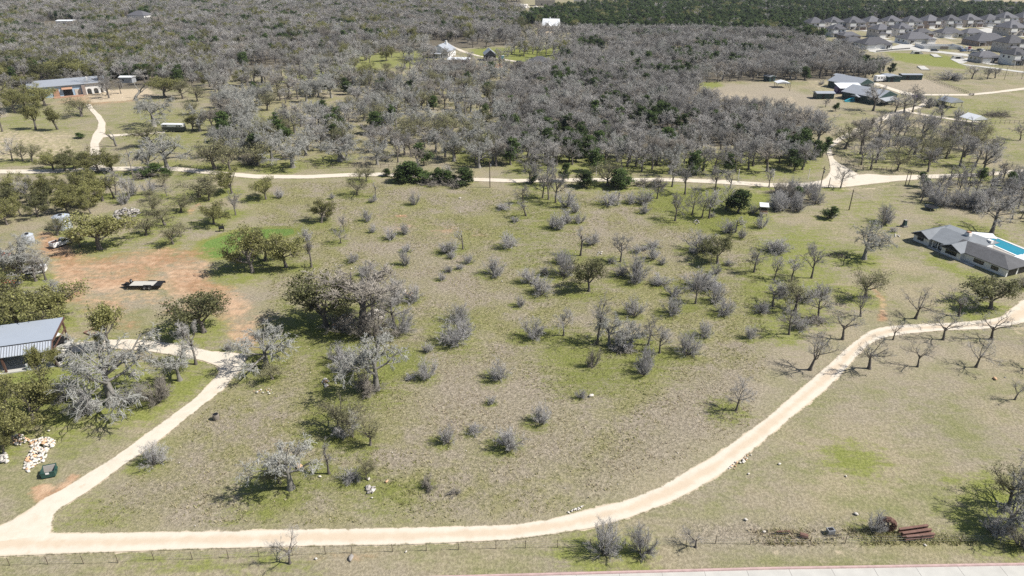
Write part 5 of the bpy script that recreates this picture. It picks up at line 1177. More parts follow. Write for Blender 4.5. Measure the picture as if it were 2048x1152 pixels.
# --- the open shed by the driveway
G1, G2 = at(0, 749.4), at(122, 731.5); ang = math.atan2(G2[1] - G1[1], G2[0] - G1[0])
sh = thing("open_shed", "open metal shed with blue-grey roof and brown posts", "shed", tuple(G2), ang)
DEP = 8.3
SL = -26
MB().box(SL, 0, -.1, 0.0, DEP, .12).build("slab", "concrete", sh)
zr, zb, zf = 4.35, 4.05, 2.95
MB().slab([(SL, 1.55, zb), (-.55, 1.55, zb), (-.55, DEP + .5, zr), (SL, DEP + .5, zr)], .16).build("roof", "blue_metal", sh)
fr = MB(); fr.slab([(SL, -.05, zf), (-.6, -.05, zf), (-.6, 1.54, zb + .02), (SL, 1.54, zb + .02)], .06); fr.build("front_roof", "rib_metal", sh)
rb = MB(); xx = SL + .2
while xx < -.7:
    rb.slab([(xx, -.06, zf + .06), (xx + .12, -.06, zf + .06), (xx + .12, 1.53, zb + .08), (xx, 1.53, zb + .08)], .055); xx += .38
r_ = rb.build("roof_ribs", "steel", sh); r_["kind"] = "stuff"
MB().box(SL, 1.42, zb + .0, -.55, 1.56, zb + .09).build("ridge_cap", "dark_frame", sh)
MB().hexa([(-.54, 1.5, zb - .3), (-.40, 1.5, zb - .3), (-.40, DEP + .55, zr - .3), (-.54, DEP + .55, zr - .3), (-.54, 1.5, zb + .03), (-.40, 1.5, zb + .03), (-.40, DEP + .55, zr + .03), (-.54, DEP + .55, zr + .03)]).build("rake_board", "wood_brown", sh)
MB().hexa([(-.59, -.05, zf - .2), (-.46, -.05, zf - .2), (-.46, 1.49, zb - .2), (-.59, 1.49, zb - .2), (-.59, -.05, zf + .03), (-.46, -.05, zf + .03), (-.46, 1.49, zb + .05), (-.59, 1.49, zb + .05)]).build("rake_board", "wood_brown", sh)
for xx in (-7.6, -15, -22): MB().box(xx - .14, .12, .1, xx + .14, .4, zf - .03).build("post", "wood_brown", sh)
MB().box(-.85, .12, .1, -.62, .36, zf - .04).build("post", "wood_brown", sh)
MB().box(-.8, DEP - .3, .1, -.55, DEP - .05, zr - .2).build("post", "wood_brown", sh)
MB().box(SL, DEP - .12, .1, -5.5, DEP, zr - .3).build("rear_wall", "blue_metal", sh)
MB().box(-8.2, 4.2, .1, -8.06, DEP - .13, zb - .05).build("partition", "blue_metal", sh)
tm_ = MB(); tm_.box(-.58, .2, zf - .35, -.46, DEP, zf - .15); tm_.build("tie_beam", "wood_brown", sh)

# ------------------------------------------------------------------ fences, poles, vehicles and smaller things
def fence(name, label, posts, h, mpost, rails, mrail, r=.04, rail_r=.012, box=False):
    """POSTS: ground points. RAILS: heights."""
    P = [np.array(p[:2]) for p in posts]; o = thing(name, label, "fence", (float(P[0][0]), float(P[0][1]), 0))
    pm = MB()
    (pm.box(-r, -r, -.1, r, r, h) if box else pm.tube((0, 0, -.1), (0, 0, h), r, n=5)); me = pm.mesh("post", mpost)
    for p in P: link("post", me, o, (float(p[0] - P[0][0]), float(p[1] - P[0][1]), 0))
    for z in rails:
        mb = MB()
        for a, b in zip(P[:-1], P[1:]):
            if np.hypot(*(b - a)) > 40: continue
            mb.tube((*(a - P[0]), z), (*(b - P[0]), z + .001), rail_r, n=4)
        mb.build("rail" if rail_r > .02 else "wire", mrail, o)
    return o
POSTS = [(-130, 1136), (-60, 1133), (20, 1131), (96, 1128), (167, 1127), (236, 1125), (308, 1120), (385, 1119), (457, 1116), (518, 1113), (585, 1110), (651, 1108), (704, 1106), (785, 1103), (853, 1101), (917, 1099), (992, 1097), (1051, 1096), (1115, 1095), (1180, 1093), (1250, 1092), (1312, 1091), (1372, 1089), (1431, 1087), (1500, 1089), (1560, 1088), (1620, 1087), (1690, 1086), (1760, 1086), (1840, 1085), (1920, 1085), (2000, 1084), (2080, 1083), (2160, 1082)]
fence("wire_fence", "thin steel-post wire fence running along the near gravel road", [gxy(*p) for p in POSTS], 1.15, "pole_wood", (.35, .65, 1.0), "steel", .035, .006)
def line_posts(px, n): return [gxy(*p) for p in resample(px, n)]
fence("pipe_fence", "dark pipe fence on the far side of the middle gravel road", line_posts([(600, 338), (640, 337), (720, 334), (810, 338)], 14), 1.3, "pole_wood", (.6, 1.2), "pole_wood", .05, .03)
fence("rail_fence", "brown rail fence along the edge of the bare riding arena", line_posts([(1852, 156), (1890, 172), (1936, 188)], 26), 1.3, "grey_wood", (.5, 1.15), "grey_wood", .07, .05)
fence("rail_fence", "long rail fence passing the blue-roofed pavilion", line_posts([(1770, 246), (1850, 247), (1930, 248), (2060, 247), (2200, 246)], 46), 1.3, "grey_wood", (.5, 1.15), "grey_wood", .07, .05)
fence("mesh_fence", "dark boundary fence between the ranch and the green park", line_posts([(1840, 152), (1900, 153), (2000, 152), (2070, 150), (2200, 146)], 40), 1.6, "pole_wood", (.4, .8, 1.2, 1.55), "pole_wood", .06, .02)
fence("park_fence", "low black fence round the houses by the footpath", line_posts([(1928, 124), (1975, 130), (2048, 139), (2200, 156)], 40), 1.5, "dark_frame", (.3, .7, 1.1, 1.45), "dark_frame", .05, .03)
fence("silt_fence", "black silt fence along the construction street", line_posts([(1752, 104), (1790, 100), (1820, 98)], 12), .8, "dark_frame", (.2, .4, .6, .75), "dark_frame", .04, .1)
fence("drive_fence", "dark pipe fence beside the paved drive near the road gate", line_posts([(176, 296), (178, 318), (180, 331)], 7), 1.5, "pole_wood", (.7, 1.4), "pole_wood", .06, .035)
fence("entrance_fence", "dark rail fence curving beside the road junction", line_posts([(1682, 322), (1700, 334), (1740, 340), (1800, 343)], 14), 1.3, "pole_wood", (.6, 1.2), "pole_wood", .06, .035)
fence("yard_fence", "wood picket fence before the red barn yard", line_posts([(958, 131), (985, 134), (1005, 132)], 16), 1.5, "wood_brown", (.3, .6, .9, 1.2), "wood_brown", .07, .09)
def power_pole(px, py, top, label, m="pole_wood", arm=True, lean=0.0, r=.14):
    x, y = gxy(px, py); h = z_at(y, top)
    o = thing("utility_pole", label, "pole", (x, y, 0), 0, None)
    MB().tube((0, 0, -.2), (lean, 0, h), r, r * .7, n=7).build("pole", m, o)
    if arm:
        MB().box(lean - .05, -.9, h - .75, lean + .05, .9, h - .62).build("crossarm", m, o)
        MB().tube((lean + .25, .1, h - 1.9), (lean + .25, .1, h - 1.2), .17).build("transformer", "steel", o)
    return o, np.array((x + lean, y, h))
tops = []
for px, py, tp, lab, m, arm in [(268, 359, 300, "tall grey utility pole on the verge left of the middle road", "grey_wood", True), (980, 375, 320, "dark utility pole on the near side of the middle road at the centre", "pole_wood", True),
        (1639, 383, 333, "dark utility pole beside the road junction", "pole_wood", True), (1763, 455, 412, "leaning utility pole among bare shrubs west of the pool house", "grey_wood", True)]:
    tops.append(power_pole(px, py, tp, lab, m, arm)[1])
p2 = power_pole(1698, 420, 379, "plain dark pole standing on the lawn south of the junction", arm=False)[1]
for px, py, tp, lab, m in [(1192, 352, 333, "pale short post in the trees north of the middle road", "cream_wall"), (1476, 359, 339, "pale short post on the verge left of the thicket road bend", "cream_wall"), (1546, 360, 343, "pale short post just left of the ranch lane", "cream_wall"), (1616, 358, 338, "pale short post at the corner of the ranch lane", "cream_wall"),
        (1657, 374, 356, "short dark gatepost at the junction", "pole_wood"), (1810, 371, 342, "dark snag post east of the junction, western one of two", "pole_wood"), (1817, 369, 344, "dark snag post east of the junction, eastern one of two", "pole_wood"), (1579, 182, 160, "thin dark pole beside the white-roofed pavilion", "pole_wood"), (1663, 166, 154, "thin dark pole north-west of the ranch halls", "pole_wood"), (1678, 169, 150, "thin dark pole beside the small green shed", "pole_wood"),
        (1759, 138, 118, "thin dark pole in the woods edge", "pole_wood"), (2008, 160, 134, "dark pole by the dark boundary fence", "pole_wood"), (2043, 158, 134, "dark pole at the east end of the boundary fence", "pole_wood"), (1974, 104, 90, "white street lamp post by the parked cars", "white_paint")]:
    x, y = gxy(px, py); h = z_at(y, tp); o = thing("post", lab, "post", (x, y, 0)); MB().tube((0, 0, -.1), (0, 0, h), .11, .08, n=6).build("shaft", m, o); MB().tube((0, 0, h), (0, 0, h + .08), .13, n=6).build("cap", m, o)
tag(o, cat="street lamp"); MB().box(-.9, -.08, h - .1, .1, .08, h + .02).build("lamp_arm", "white_paint", o)
def cable(name, a, b, label, sag=.8, r=.018):
    mb = MB(); n = 14
    q = [a + (b - a) * k / n - np.array((0, 0, sag * 4 * (k / n) * (1 - k / n))) for k in range(n + 1)]
    for u, v in zip(q[:-1], q[1:]): mb.tube(u, v, r, n=4)
    return tag(mb.build(name, "dark_frame"), label, "cable")
cable("power_cable", tops[0] - (0, 0, .5), tops[1] - (0, 0, .5), "thin power cable strung above the western half of the middle road", 3)
cable("power_cable", tops[1] - (0, 0, .5), tops[2] - (0, 0, .5), "thin power cable from the centre pole to the junction pole", 3)
cable("power_cable", tops[2] - (0, 0, .5), tops[3] - (0, 0, .5), "thin power cable from the junction to the leaning pole", 1)

def wheel(parent, x, y, z, r, w=.22, axis="y"):
    mb = MB()
    mb.tube((x, y - w / 2, z) if axis == "y" else (x - w / 2, y, z), (x, y + w / 2, z) if axis == "y" else (x + w / 2, y, z), r, n=14)
    t = mb.build("wheel", "rubber", parent)
    rm = MB(); d = w / 2 + .012
    rm.tube((x, y - d, z) if axis == "y" else (x - d, y, z), (x, y + d, z) if axis == "y" else (x + d, y, z), r * .55, n=10); rm.build("rim", "steel", t)
    return t
def car(label, px, py, rz, m, kind="car", pickup=False):
    x, y = gxy(px, py); o = thing("parked_" + kind, label, kind, (x, y, 0), R(rz))
    b = MB(); b.add([(p[0], sy * .9, p[1]) for sy in (-1, 1) for p in ((-2.3, .35), (2.3, .35), (2.35, .75), (1.3, .98), (-2.2, 1.02), (-2.35, .7))],
                    [(0, 1, 2, 3, 4, 5), (11, 10, 9, 8, 7, 6)] + [(k, (k + 1) % 6 + 6, (k + 1) % 6) if False else ((k + 1) % 6, k, k + 6, (k + 1) % 6 + 6) for k in range(6)])
    b.build("body", m, o)
    x0, x1 = (-.3, 1.2) if pickup else (-2.0, 1.1)
    c = MB(); c.hexa([(x0 - .1, -.82, .99), (x1 + .25, -.82, .99), (x1 + .25, .82, .99), (x0 - .1, .82, .99), (x0 + .3, -.66, 1.5), (x1 - .45, -.66, 1.5), (x1 - .45, .66, 1.5), (x0 + .3, .66, 1.5)]); cb = c.build("cabin", "glass", o)
    MB().box(x0 + .3, -.67, 1.503, x1 - .45, .67, 1.55).build("roof", m, o)
    if pickup:
        for q in ((-2.3, -.9, 1.0, -.45, -.82, 1.35), (-2.3, .82, 1.0, -.45, .9, 1.35), (-2.34, -.82, 1.0, -2.26, .82, 1.35)): MB().box(*q).build("bed_side", m, o)
        MB().box(-2.2, -.7, 1.03, -.7, .7, 1.3).build("load", "wood_brown", o)
    for xx in (-1.4, 1.45):
        for yy in (-.82, .82): wheel(o, xx, yy, .34, .34, .2)
    for yy in (-.6, .6): MB().box(2.3, yy - .18, .6, 2.38, yy + .18, .76).build("headlight", "white_trim", o)
    return o
car("white pickup truck with an open loaded bed parked beside the water tank", 125, 490, 60, "white_paint", "pickup", True)
car("dark blue sedan parked on the farm lane by the brick house", 1036, 127, 172, "car_dark")
car("purple-blue pickup parked on the ranch lane bend", 1834, 196, 5, "purple", "pickup", True)
for k, (a, b, rz, m, lab) in enumerate([(1330, 410, 0, "car_dark", "dark car alone on the concrete subdivision street"), (1560, 412, 20, "car_blue", "bright blue car beside the unfinished house"), (1585, 395, 60, "white_paint", "white car at the rear of the parking cluster"), (1610, 392, 50, "car_red", "red car in the middle of the parking cluster"), (1625, 412, 15, "white_paint", "white car at the front of the parking cluster"),
        (1650, 418, 5, "car_silver", "silver car before the low grey house"), (1650, 436, 172, "car_dark", "black pickup at the street edge of the parking cluster"), (1690, 408, 30, "car_dark", "dark car against the trees by the low grey house"), (1715, 412, 40, "white_paint", "white car easternmost of the parking cluster"), (1545, 398, 35, "car_silver", "silver car against the unfinished wall")]):
    car(lab, *zx(a, b), rz, m)
# camper van behind the ranch
x, y = gxy(1759, 163); o = thing("camper_van", "white camper motorhome parked behind the ranch halls", "motorhome", (x, y, 0), R(14))
MB().box(-3.0, -1.15, .5, 2.0, 1.15, 3.0).build("body", "white_paint", o); MB().hexa([(2.003, -1.05, .5), (3.2, -1.05, .5), (3.2, 1.05, .5), (2.003, 1.05, .5), (2.003, -1.05, 2.3), (2.6, -1.0, 2.1), (2.6, 1.0, 2.1), (2.003, 1.05, 2.3)]).build("cab", "white_paint", o)
for xx in (-2.3, -.6): flat_on_wall("window", "glass", o, xx, xx + 1.0, 1.6, 2.3, -1.15, 'y-', .02)
flat_on_wall("door", "steel", o, .9, 1.6, .6, 2.4, -1.15, 'y-', .02)
for xx in (-1.9, 2.4):
    for yy in (-1.0, 1.0): wheel(o, xx, yy, .42, .42, .25)
# horse trailer on the lawn
x, y = gxy(349, 263); o = thing("horse_trailer", "dark blue horse trailer with white window band on the west lawn", "trailer", (x, y, 0), R(-4))
Lh = 44 / ppm(x, y)
MB().box(-Lh / 2, -1.15, .6, Lh / 2, 1.15, 1.9).build("body", "car_dark", o); MB().box(-Lh / 2 + .02, -1.13, 1.903, Lh / 2 - .02, 1.13, 2.7).build("upper_body", "white_paint", o); MB().box(-Lh / 2 - .06, -1.2, 2.703, Lh / 2 + .06, 1.2, 2.8).build("roof", "white_roof", o)
for xx in (-Lh * .42, -Lh * .32, Lh * .2, Lh * .32): flat_on_wall("window", "glass", o, xx, xx + .7, 2.05, 2.5, -1.13, 'y-', .03)
for xx in (-.5, .45):
    for yy in (-1.05, 1.05): wheel(o, xx, yy, .38, .38)
MB().box(-Lh / 2 - 1.6, -.08, .5, -Lh / 2 - .003, .08, .62).build("hitch", "steel", o)
# flatbed equipment trailer
a, b = at(254, 579.6), at(322, 579.6); Lt = float(b[0] - a[0]); o = thing("flatbed_trailer", "long black flatbed trailer with pale deck and ramps on red dirt", "trailer", tuple((a + b) / 2), R(0.6))
Wd = 2.3; zt = .86
fr = MB(); fr.box(-Lt / 2, 0, .42, Lt / 2, .12, zt); fr.build("side_rail", "black", o); fr = MB(); fr.box(-Lt / 2, Wd - .12, .42, Lt / 2, Wd, zt); fr.build("side_rail", "black", o)
MB().box(-Lt / 2, .121, .42, -Lt / 2 + .12, Wd - .121, zt).build("end_rail", "black", o)
n = 9; d0 = -Lt / 2 + .55; d1 = Lt / 2 - 1.5
for k in range(n):
    y0 = .13 + (Wd - .26) * k / n; MB().box(d0, y0 + .008, zt - .06, d1, y0 + (Wd - .26) / n - .008, zt - .005 + .004 * (k % 2)).build("deck_board", "deck_wood", o)
for k in range(2):
    y0 = .14 + k * 1.05; rp = MB(); rp.box(Lt / 2 - 1.45, y0, zt - .09, Lt / 2, y0 + .96, zt - .03)
    for q in range(7): rp.box(Lt / 2 - 1.4 + q * .2, y0 + .02, zt - .029, Lt / 2 - 1.33 + q * .2, y0 + .94, zt + .02)
    rp.build("ramp", "dark_frame", o)
MB().hexa([(-Lt / 2 - 1.5, Wd / 2 - .1, .5), (-Lt / 2, .2, .5), (-Lt / 2, Wd - .2, .5), (-Lt / 2 - 1.5, Wd / 2 + .1, .5), (-Lt / 2 - 1.5, Wd / 2 - .1, .64), (-Lt / 2, .2, .64), (-Lt / 2, Wd - .2, .64), (-Lt / 2 - 1.5, Wd / 2 + .1, .64)]).build("hitch", "black", o)
MB().box(-Lt / 2 - .65, .7, .642, -Lt / 2 - .1, 1.5, 1.0).build("tool_box", "black", o)
wheel(o, -Lt / 2 + .2, Wd * .75, zt + .25, .38, .22, "x")
for xx in (-.2, .75):
    for yy in (-.12, Wd + .12): wheel(o, xx + .4, yy, .38, .38, .2)
for yy in (-.001, Wd - .2): MB().box(0.0, yy - .02, zt, 1.5, yy + .24, zt + .09).build("fender", "dark_frame", o)
# water tanks
def tank(label, px, py, wpx, hpx):
    x, y = gxy(px, py); r = wpx / 2 / ppm(x, y); h = z_at(y, py - hpx)
    o = thing("water_tank", label, "water tank", (x, y + r, 0))
    sh_ = MB(); sh_.lathe([(r, 0), (r, h * .32), (r * 1.012, h * .33), (r * 1.012, h * .345), (r, h * .355), (r, h * .66), (r * 1.012, h * .67), (r * 1.012, h * .685), (r, h * .695), (r, h)], 36); sh_.build("shell", "rib_metal", o)
    MB().lathe([(r * 1.03, h + .003), (r * 1.03, h + .06), (.3, h + .55)], 36).build("roof", "rib_metal", o)
    MB().lathe([(.42, h + .45), (.42, h + .62), (.3, h + .66)], 14, (.3, -.4)).build("hatch", "dark_frame", o)
    return o
tank("tall galvanised water tank with conical lid among the western oaks", 119, 462, 31, 24)
tank("second galvanised tank at the left edge beside the dirt track", 52, 488, 21, 14)
# white things beneath the trees on the left edge
x, y = gxy(72, 546); o = thing("travel_trailer", "white travel trailer half hidden under the bare tree by the dirt yard", "caravan", (x, y, 0), R(20))
MB().box(-2.0, -.9, .4, 2.0, .9, 1.4).build("body", "white_paint", o); MB().box(-1.9, -.82, 1.403, 1.9, .82, 1.55).build("roof", "white_roof", o)
flat_on_wall("window", "glass", o, -1.5, -.6, .85, 1.2, -.9, 'y-', .02); flat_on_wall("window", "glass", o, .6, 1.5, .85, 1.2, -.9, 'y-', .02)
for yy in (-.82, .82): wheel(o, 0, yy, .32, .32)
def tractor(label, px, py, rz):
    x, y = gxy(px, py); o = thing("tractor", label, "tractor", (x, y, 0), R(rz))
    MB().box(-.2, -.4, .8, 1.6, .4, 1.45).build("bonnet", "tractor_orange", o); MB().box(-1.2, -.55, .7, -.21, .55, 1.1).build("body", "tractor_orange", o)
    MB().box(-1.1, -.3, 1.103, -.7, .3, 1.5).build("seat", "black", o); MB().box(-1.25, -.7, 2.2, .1, .7, 2.3).build("canopy", "tractor_orange", o)
    for yy in (-.6, .6): MB().box(-1.2, yy - .04, 1.1, -1.1, yy + .04, 2.197).build("canopy_post", "black", o)
    for yy in (-.75, .75): wheel(o, -.8, yy, .72, .72, .4); wheel(o, 1.2, yy * .8, .42, .42, .25)
    for yy in (-.5, .5): MB().box(1.3, yy - .06, .9, 2.7, yy + .06, 1.05).build("loader_arm", "tractor_orange", o)
    MB().hexa([(2.6, -.9, .2), (3.1, -.9, .2), (3.1, .9, .2), (2.6, .9, .2), (2.6, -.9, .9), (2.75, -.9, .9), (2.75, .9, .9), (2.6, .9, .9)]).build("bucket", "black", o)
tractor("orange tractor with loader at the left edge below the bare tree", 4, 574, 10)
tractor("orange tractor half hidden by the bare tree at the left edge", -4, 522, 30)
# green open dumpster
a, b = at(84, 959.2), at(112, 953.6); ang = math.atan2(b[1] - a[1], b[0] - a[0]); W = float(np.hypot(*(b - a)[:2]))
o = thing("dumpster", "dark green open-topped dumpster beside the heap of limestone", "dumpster", tuple(a), ang)
D = 1.15; H = .8
MB().box(0, 0, .12, W, .06, H).build("front_panel", "dumpster_green", o)
MB().hexa([(0, D - .06, .12), (W, D - .06, .12), (W, D, .12), (0, D, .12), (0, D + .25, H + .3), (W, D + .25, H + .3), (W, D + .31, H + .3), (0, D + .31, H + .3)]).build("rear_panel", "dumpster_green", o)
for xx in (0, W - .06): MB().hexa([(xx, .062, .12), (xx + .06, .062, .12), (xx + .06, D - .062, .12), (xx, D - .062, .12), (xx, .062, H), (xx + .06, .062, H), (xx + .06, D + .18, H + .26), (xx, D + .18, H + .26)]).build("side_panel", "dumpster_green", o)
MB().box(.061, .061, .12, W - .061, D - .061, .2).build("floor_panel", "dark_frame", o)
MB().hexa([(.07, D - .075, .2), (W - .07, D - .075, .2), (W - .07, D - .065, .2), (.07, D - .065, .2), (.07, D + .17, H + .22), (W - .07, D + .17, H + .22), (W - .07, D + .235, H + .22), (.07, D + .235, H + .22)]).build("lining", "grey_stone", o)
MB().box(-.05, -.02, H + .003, W + .05, .09, H + .1).build("rim", "dumpster_green", o)
MB().box(W * .36, -.022, .62, W * .62, -.004, .9).build("label_plate", "white_paint", o)
for xx in (-.16, W + .003): MB().box(xx, .5, .6, xx + .157, 1.1, .8).build("fork_pocket", "dumpster_green", o)
# stones
def rock_mesh(seed, m):
    rng = np.random.default_rng(seed)
    t = (1 + 5 ** .5) / 2
    V = np.array([(-1, t, 0), (1, t, 0), (-1, -t, 0), (1, -t, 0), (0, -1, t), (0, 1, t), (0, -1, -t), (0, 1, -t), (t, 0, -1), (t, 0, 1), (-t, 0, -1), (-t, 0, 1)]) / 1.9
    Fs = [(0, 11, 5), (0, 5, 1), (0, 1, 7), (0, 7, 10), (0, 10, 11), (1, 5, 9), (5, 11, 4), (11, 10, 2), (10, 7, 6), (7, 1, 8), (3, 9, 4), (3, 4, 2), (3, 2, 6), (3, 6, 8), (3, 8, 9), (4, 9, 5), (2, 4, 11), (6, 2, 10), (8, 6, 7), (9, 8, 1)]
    V = V * rng.uniform(.65, 1.25, (12, 1)) * np.array((1, .8, .62))
    return mesh_np("stone", V, None, Fs, [MATS[m]])
ROCKS = {m: [rock_mesh(k * 7 + len(m), m) for k in range(4)] for m in ("limestone", "orange_stone", "grey_stone")}
def heap(name, label, px, n, size, ms, seed, height=.5, cat="stone heap"):
    po = ground_poly(px); c = po.mean(0); lo, hi = po.min(0), po.max(0); rng = np.random.default_rng(seed)
    o = thing(name, label, cat, (float(c[0]), float(c[1]), 0)); k = 0
    while k < n:
        x, y = rng.uniform(lo[0], hi[0]), rng.uniform(lo[1], hi[1])
        d = float(signed(po, np.array([x]), np.array([y]))[0])
        if d < 0: continue
        m = ms[0] if rng.random() < ms[2] else ms[1]; s = size * rng.uniform(.45, 1.25)
        r = link("stone", ROCKS[m][k % 4], o, (x - float(c[0]), y - float(c[1]), s * .25 + rng.random() * min(height, d * .5)))
        r.scale = (s, s, s * rng.uniform(.7, 1)); r.rotation_euler = (rng.uniform(-.4, .4), rng.uniform(-.4, .4), rng.random() * 6.28); k += 1
    return o
heap("rubble_heap", "long heap of white and orange limestone rubble above the dumpster", [(48, 938), (52, 915), (66, 898), (60, 882), (92, 874), (112, 882), (108, 892), (96, 900), (92, 920), (68, 932), (60, 945)], 290, .27, ("limestone", "orange_stone", .85), 3, .4)
heap("rubble_heap", "small scatter of limestone under the oaks left of the long heap", [(8, 878), (40, 868), (60, 880), (44, 892), (10, 890)], 70, .26, ("limestone", "orange_stone", .7), 4, .2)
heap("rubble_heap", "pale stones on the ground at the left frame edge", [(0, 912), (12, 905), (18, 925), (0, 930)], 26, .34, ("limestone", "grey_stone", .7), 5, .3)
heap("log_heap", "heap of grey boulders and logs before the western oaks", [(224, 438), (232, 422), (276, 417), (280, 428), (262, 436), (240, 440)], 110, .48, ("grey_stone", "limestone", .95), 6, 1.2)
heap("debris_heap", "heap of orange and white rubble beneath the big clump, western one", [(664, 655), (668, 634), (686, 630), (700, 636), (700, 652), (680, 660)], 60, .5, ("orange_stone", "limestone", .55), 7, .9)
heap("debris_heap", "heap of pale rubble beneath the big clump, eastern one", [(734, 640), (740, 622), (760, 618), (772, 628), (764, 640)], 50, .5, ("limestone", "grey_stone", .7), 8, .9)
heap("stone_scatter", "scatter of pale stones by a bare bush right of the big clump", [(798, 590), (815, 578), (830, 590), (822, 600), (804, 598)], 16, .42, ("limestone", "orange_stone", .6), 9, .1)
heap("stone_scatter", "few white stones below the big clump's lichen tree", [(644, 768), (650, 758), (660, 764), (656, 776)], 14, .4, ("limestone", "orange_stone", .7), 10, .15)
heap("stone_ring", "ring of white stones on the eastern pasture", [(1378, 442), (1392, 438), (1402, 446), (1388, 452)], 22, .24, ("limestone", "grey_stone", .5), 11, .15)
heap("stone_scatter", "white stones north of the lone olive bush in the pasture", [(1190, 506), (1206, 504), (1210, 510), (1194, 512)], 9, .24, ("limestone", "grey_stone", .5), 12, .1)
heap("stone_scatter", "line of white stones along the inner edge of the road bend", [(1135, 1024), (1150, 1018), (1170, 1010), (1172, 1013), (1150, 1022), (1137, 1027)], 22, .16, ("limestone", "limestone", .8), 13, .03)
heap("stone_scatter", "yellowish stones on the outer verge of the road bend", [(1452, 938), (1500, 905), (1512, 905), (1470, 938)], 26, .2, ("limestone", "orange_stone", .6), 14, .03)
heap("stone_ring", "grey ring of old stones in bright grass by the pasture corner", [(728, 984), (734, 974), (750, 974), (750, 984), (738, 990)], 20, .30, ("grey_stone", "limestone", .9), 15, .12)
heap("stone_scatter", "pale stones on the dirt by the driveway loop", [(290, 660), (320, 672), (300, 684), (285, 676)], 12, .18, ("limestone", "orange_stone", .7), 16, .05)
heap("stone_scatter", "white stones at the left end of the trampoline lawn", [(1786, 470), (1800, 468), (1802, 474), (1788, 475)], 8, .3, ("limestone", "limestone", .8), 17, .05)
heap("stone_scatter", "pale stones along the lawn edge by the central field's south side", [(492, 782), (540, 776), (560, 786), (520, 790)], 14, .2, ("limestone", "orange_stone", .6), 18, .05)
STONES = [(920, 397, .7, "flat white stone near the top of the pasture"), (921, 425, .45, "white stone below the flat stone in the pasture"), (874, 439, .3, "small white stone alone in the tan pasture"), (892, 405, .3, "small white stone beside the top pasture shrub"), (703, 538, .5, "long white stone right of the big clump's top"), (800, 432, .5, "reddish stone on the bare patch in the pasture"),
          (738, 959, .55, "white stone at the foot of the thin olive tree in the pasture corner"), (640, 954, .5, "pale stone left of the slim lichened tree"), (774, 963, .5, "flat pinkish stone on bright grass above the near road"), (598, 936, 1.3, "large orange boulder held among the lichened tree's limbs"), (1559, 929, .5, "white stone on the mown orchard grass"), (1692, 953, .35, "white stone below the bright grass patch"), (1712, 1029, .6, "long white stone near the fence bush"),
          (1989, 758, .8, "red-brown flat stone in the orchard lawn"), (2010, 755, .3, "small dark stone in the orchard lawn"), (1182, 793, .9, "pale boulder on bright grass in the south pasture"), (1302, 732, .45, "pale stone east of the silvery shrub"), (98, 862, .4, "white stone below the left oaks"), (266, 748, 1.0, "pale flat boulder behind the huge lichened tree"), (1491, 1040, .5, "pale stone beside the tyre-marked grass"), (1497, 948, .35, "small pale stone on the outer road verge"), (1850, 1091, .4, "white stone on the verge below the rusty pipes"), (1528, 1064, .45, "pale stone in the fence weeds"),
          (702, 1118, .8, "grey stone below the wire fence"), (632, 1118, .4, "white stone on the street verge"), (812, 1104, .3, "white stone at a fence post"), (1004, 563, .4, "white stone by the mid-pasture shrub"), (1151, 505, .3, "small white stone by a thin tree"), (1421, 414, .35, "white stone in the eastern bright grass"), (744, 996, .3, "tiny white stone below the stone ring")]
for k, (px, py, s, lab) in enumerate(STONES):
    x, y = gxy(px, py); m = "orange_stone" if ("orange" in lab or "red" in lab or "pink" in lab) else "grey_stone" if ("dark" in lab or "grey" in lab) else "limestone"
    o = link("stone", ROCKS[m][k % 4]); o.location = (x, y, s * .2); s *= .6; o.scale = (s, s * .8, s * .6); o.rotation_euler = (0, 0, k * 1.3); tag(o, lab, "stone", "single stones in the grass")
# rusty pipes, wire ball, scrap
for k, (p, q, lab) in enumerate([((1797, 1062), (1855, 1054), "rusty steel beam lying in the weeds, farthest of three"), ((1804, 1070), (1862, 1062), "rusty steel beam lying in the weeds, middle of three"), ((1811, 1076.5), (1868, 1071), "rusty steel beam lying in the weeds, nearest of three")]):
    a, b = at(*p, .35), at(*q, .35); c = (a + b) / 2; L = float(np.hypot(*(b - a)[:2])); ang = math.atan2(b[1] - a[1], b[0] - a[0])
    o = thing("steel_beam", lab, "steel beam", (float(c[0]), float(c[1]), 0), ang, "rusty beams by the fence")
    MB().box(-L / 2, -.15, .20, L / 2, .15, .27).build("flange", "rust", o); MB().box(-L / 2, -.15, .62, L / 2, .15, .69).build("flange", "rust", o); MB().box(-L / 2, -.05, .271, L / 2, .05, .619).build("web", "rust", o)
    MB().box(-L / 2 + .3, -.24, -.05, -L / 2 + .6, .24, .198).build("skid", "black", o); MB().box(L / 2 - .6, -.24, -.05, L / 2 - .3, .24, .198).build("skid", "black", o)
x, y = gxy(1772, 1060); o = thing("wire_roll", "rusty standing roll of tangled fence wire beside a grey bush", "wire roll", (x, y, 0), R(70))
rng = np.random.default_rng(3); mb = MB()
for k in range(60):
    r = rng.uniform(.35, .95); x0 = rng.uniform(-.35, .35); pts = [np.array((x0 + .08 * sin(3 * t + k), r * cos(t), .95 + r * sin(t))) for t in np.linspace(0, 6.28, 12)]
    for u, v in zip(pts[:-1], pts[1:]): mb.tube(u, v, .022, n=3)
mb.build("coil", "rust", o); MB().tube((-.4, 0, .95), (.4, 0, .95), .12, n=8).build("hub", "grey_wood", o)
def bar(name, lab, p, q, r, m, z=.15):
    a, b = at(*p, z), at(*q, z); mb = MB(); c = (a + b) / 2
    mb.tube(a - c, b - c, r, n=8); o = mb.build(name, m); o.location = c; return tag(o, lab, "scrap")
bar("steel_pipe", "thin dark pipe lying at the west end of the fence scrap", (1543, 1067), (1578, 1067), .06, "black")
bar("steel_pipe", "rusty pipe lying behind the dark pipe in the fence scrap", (1553, 1063), (1580, 1062), .07, "rust")
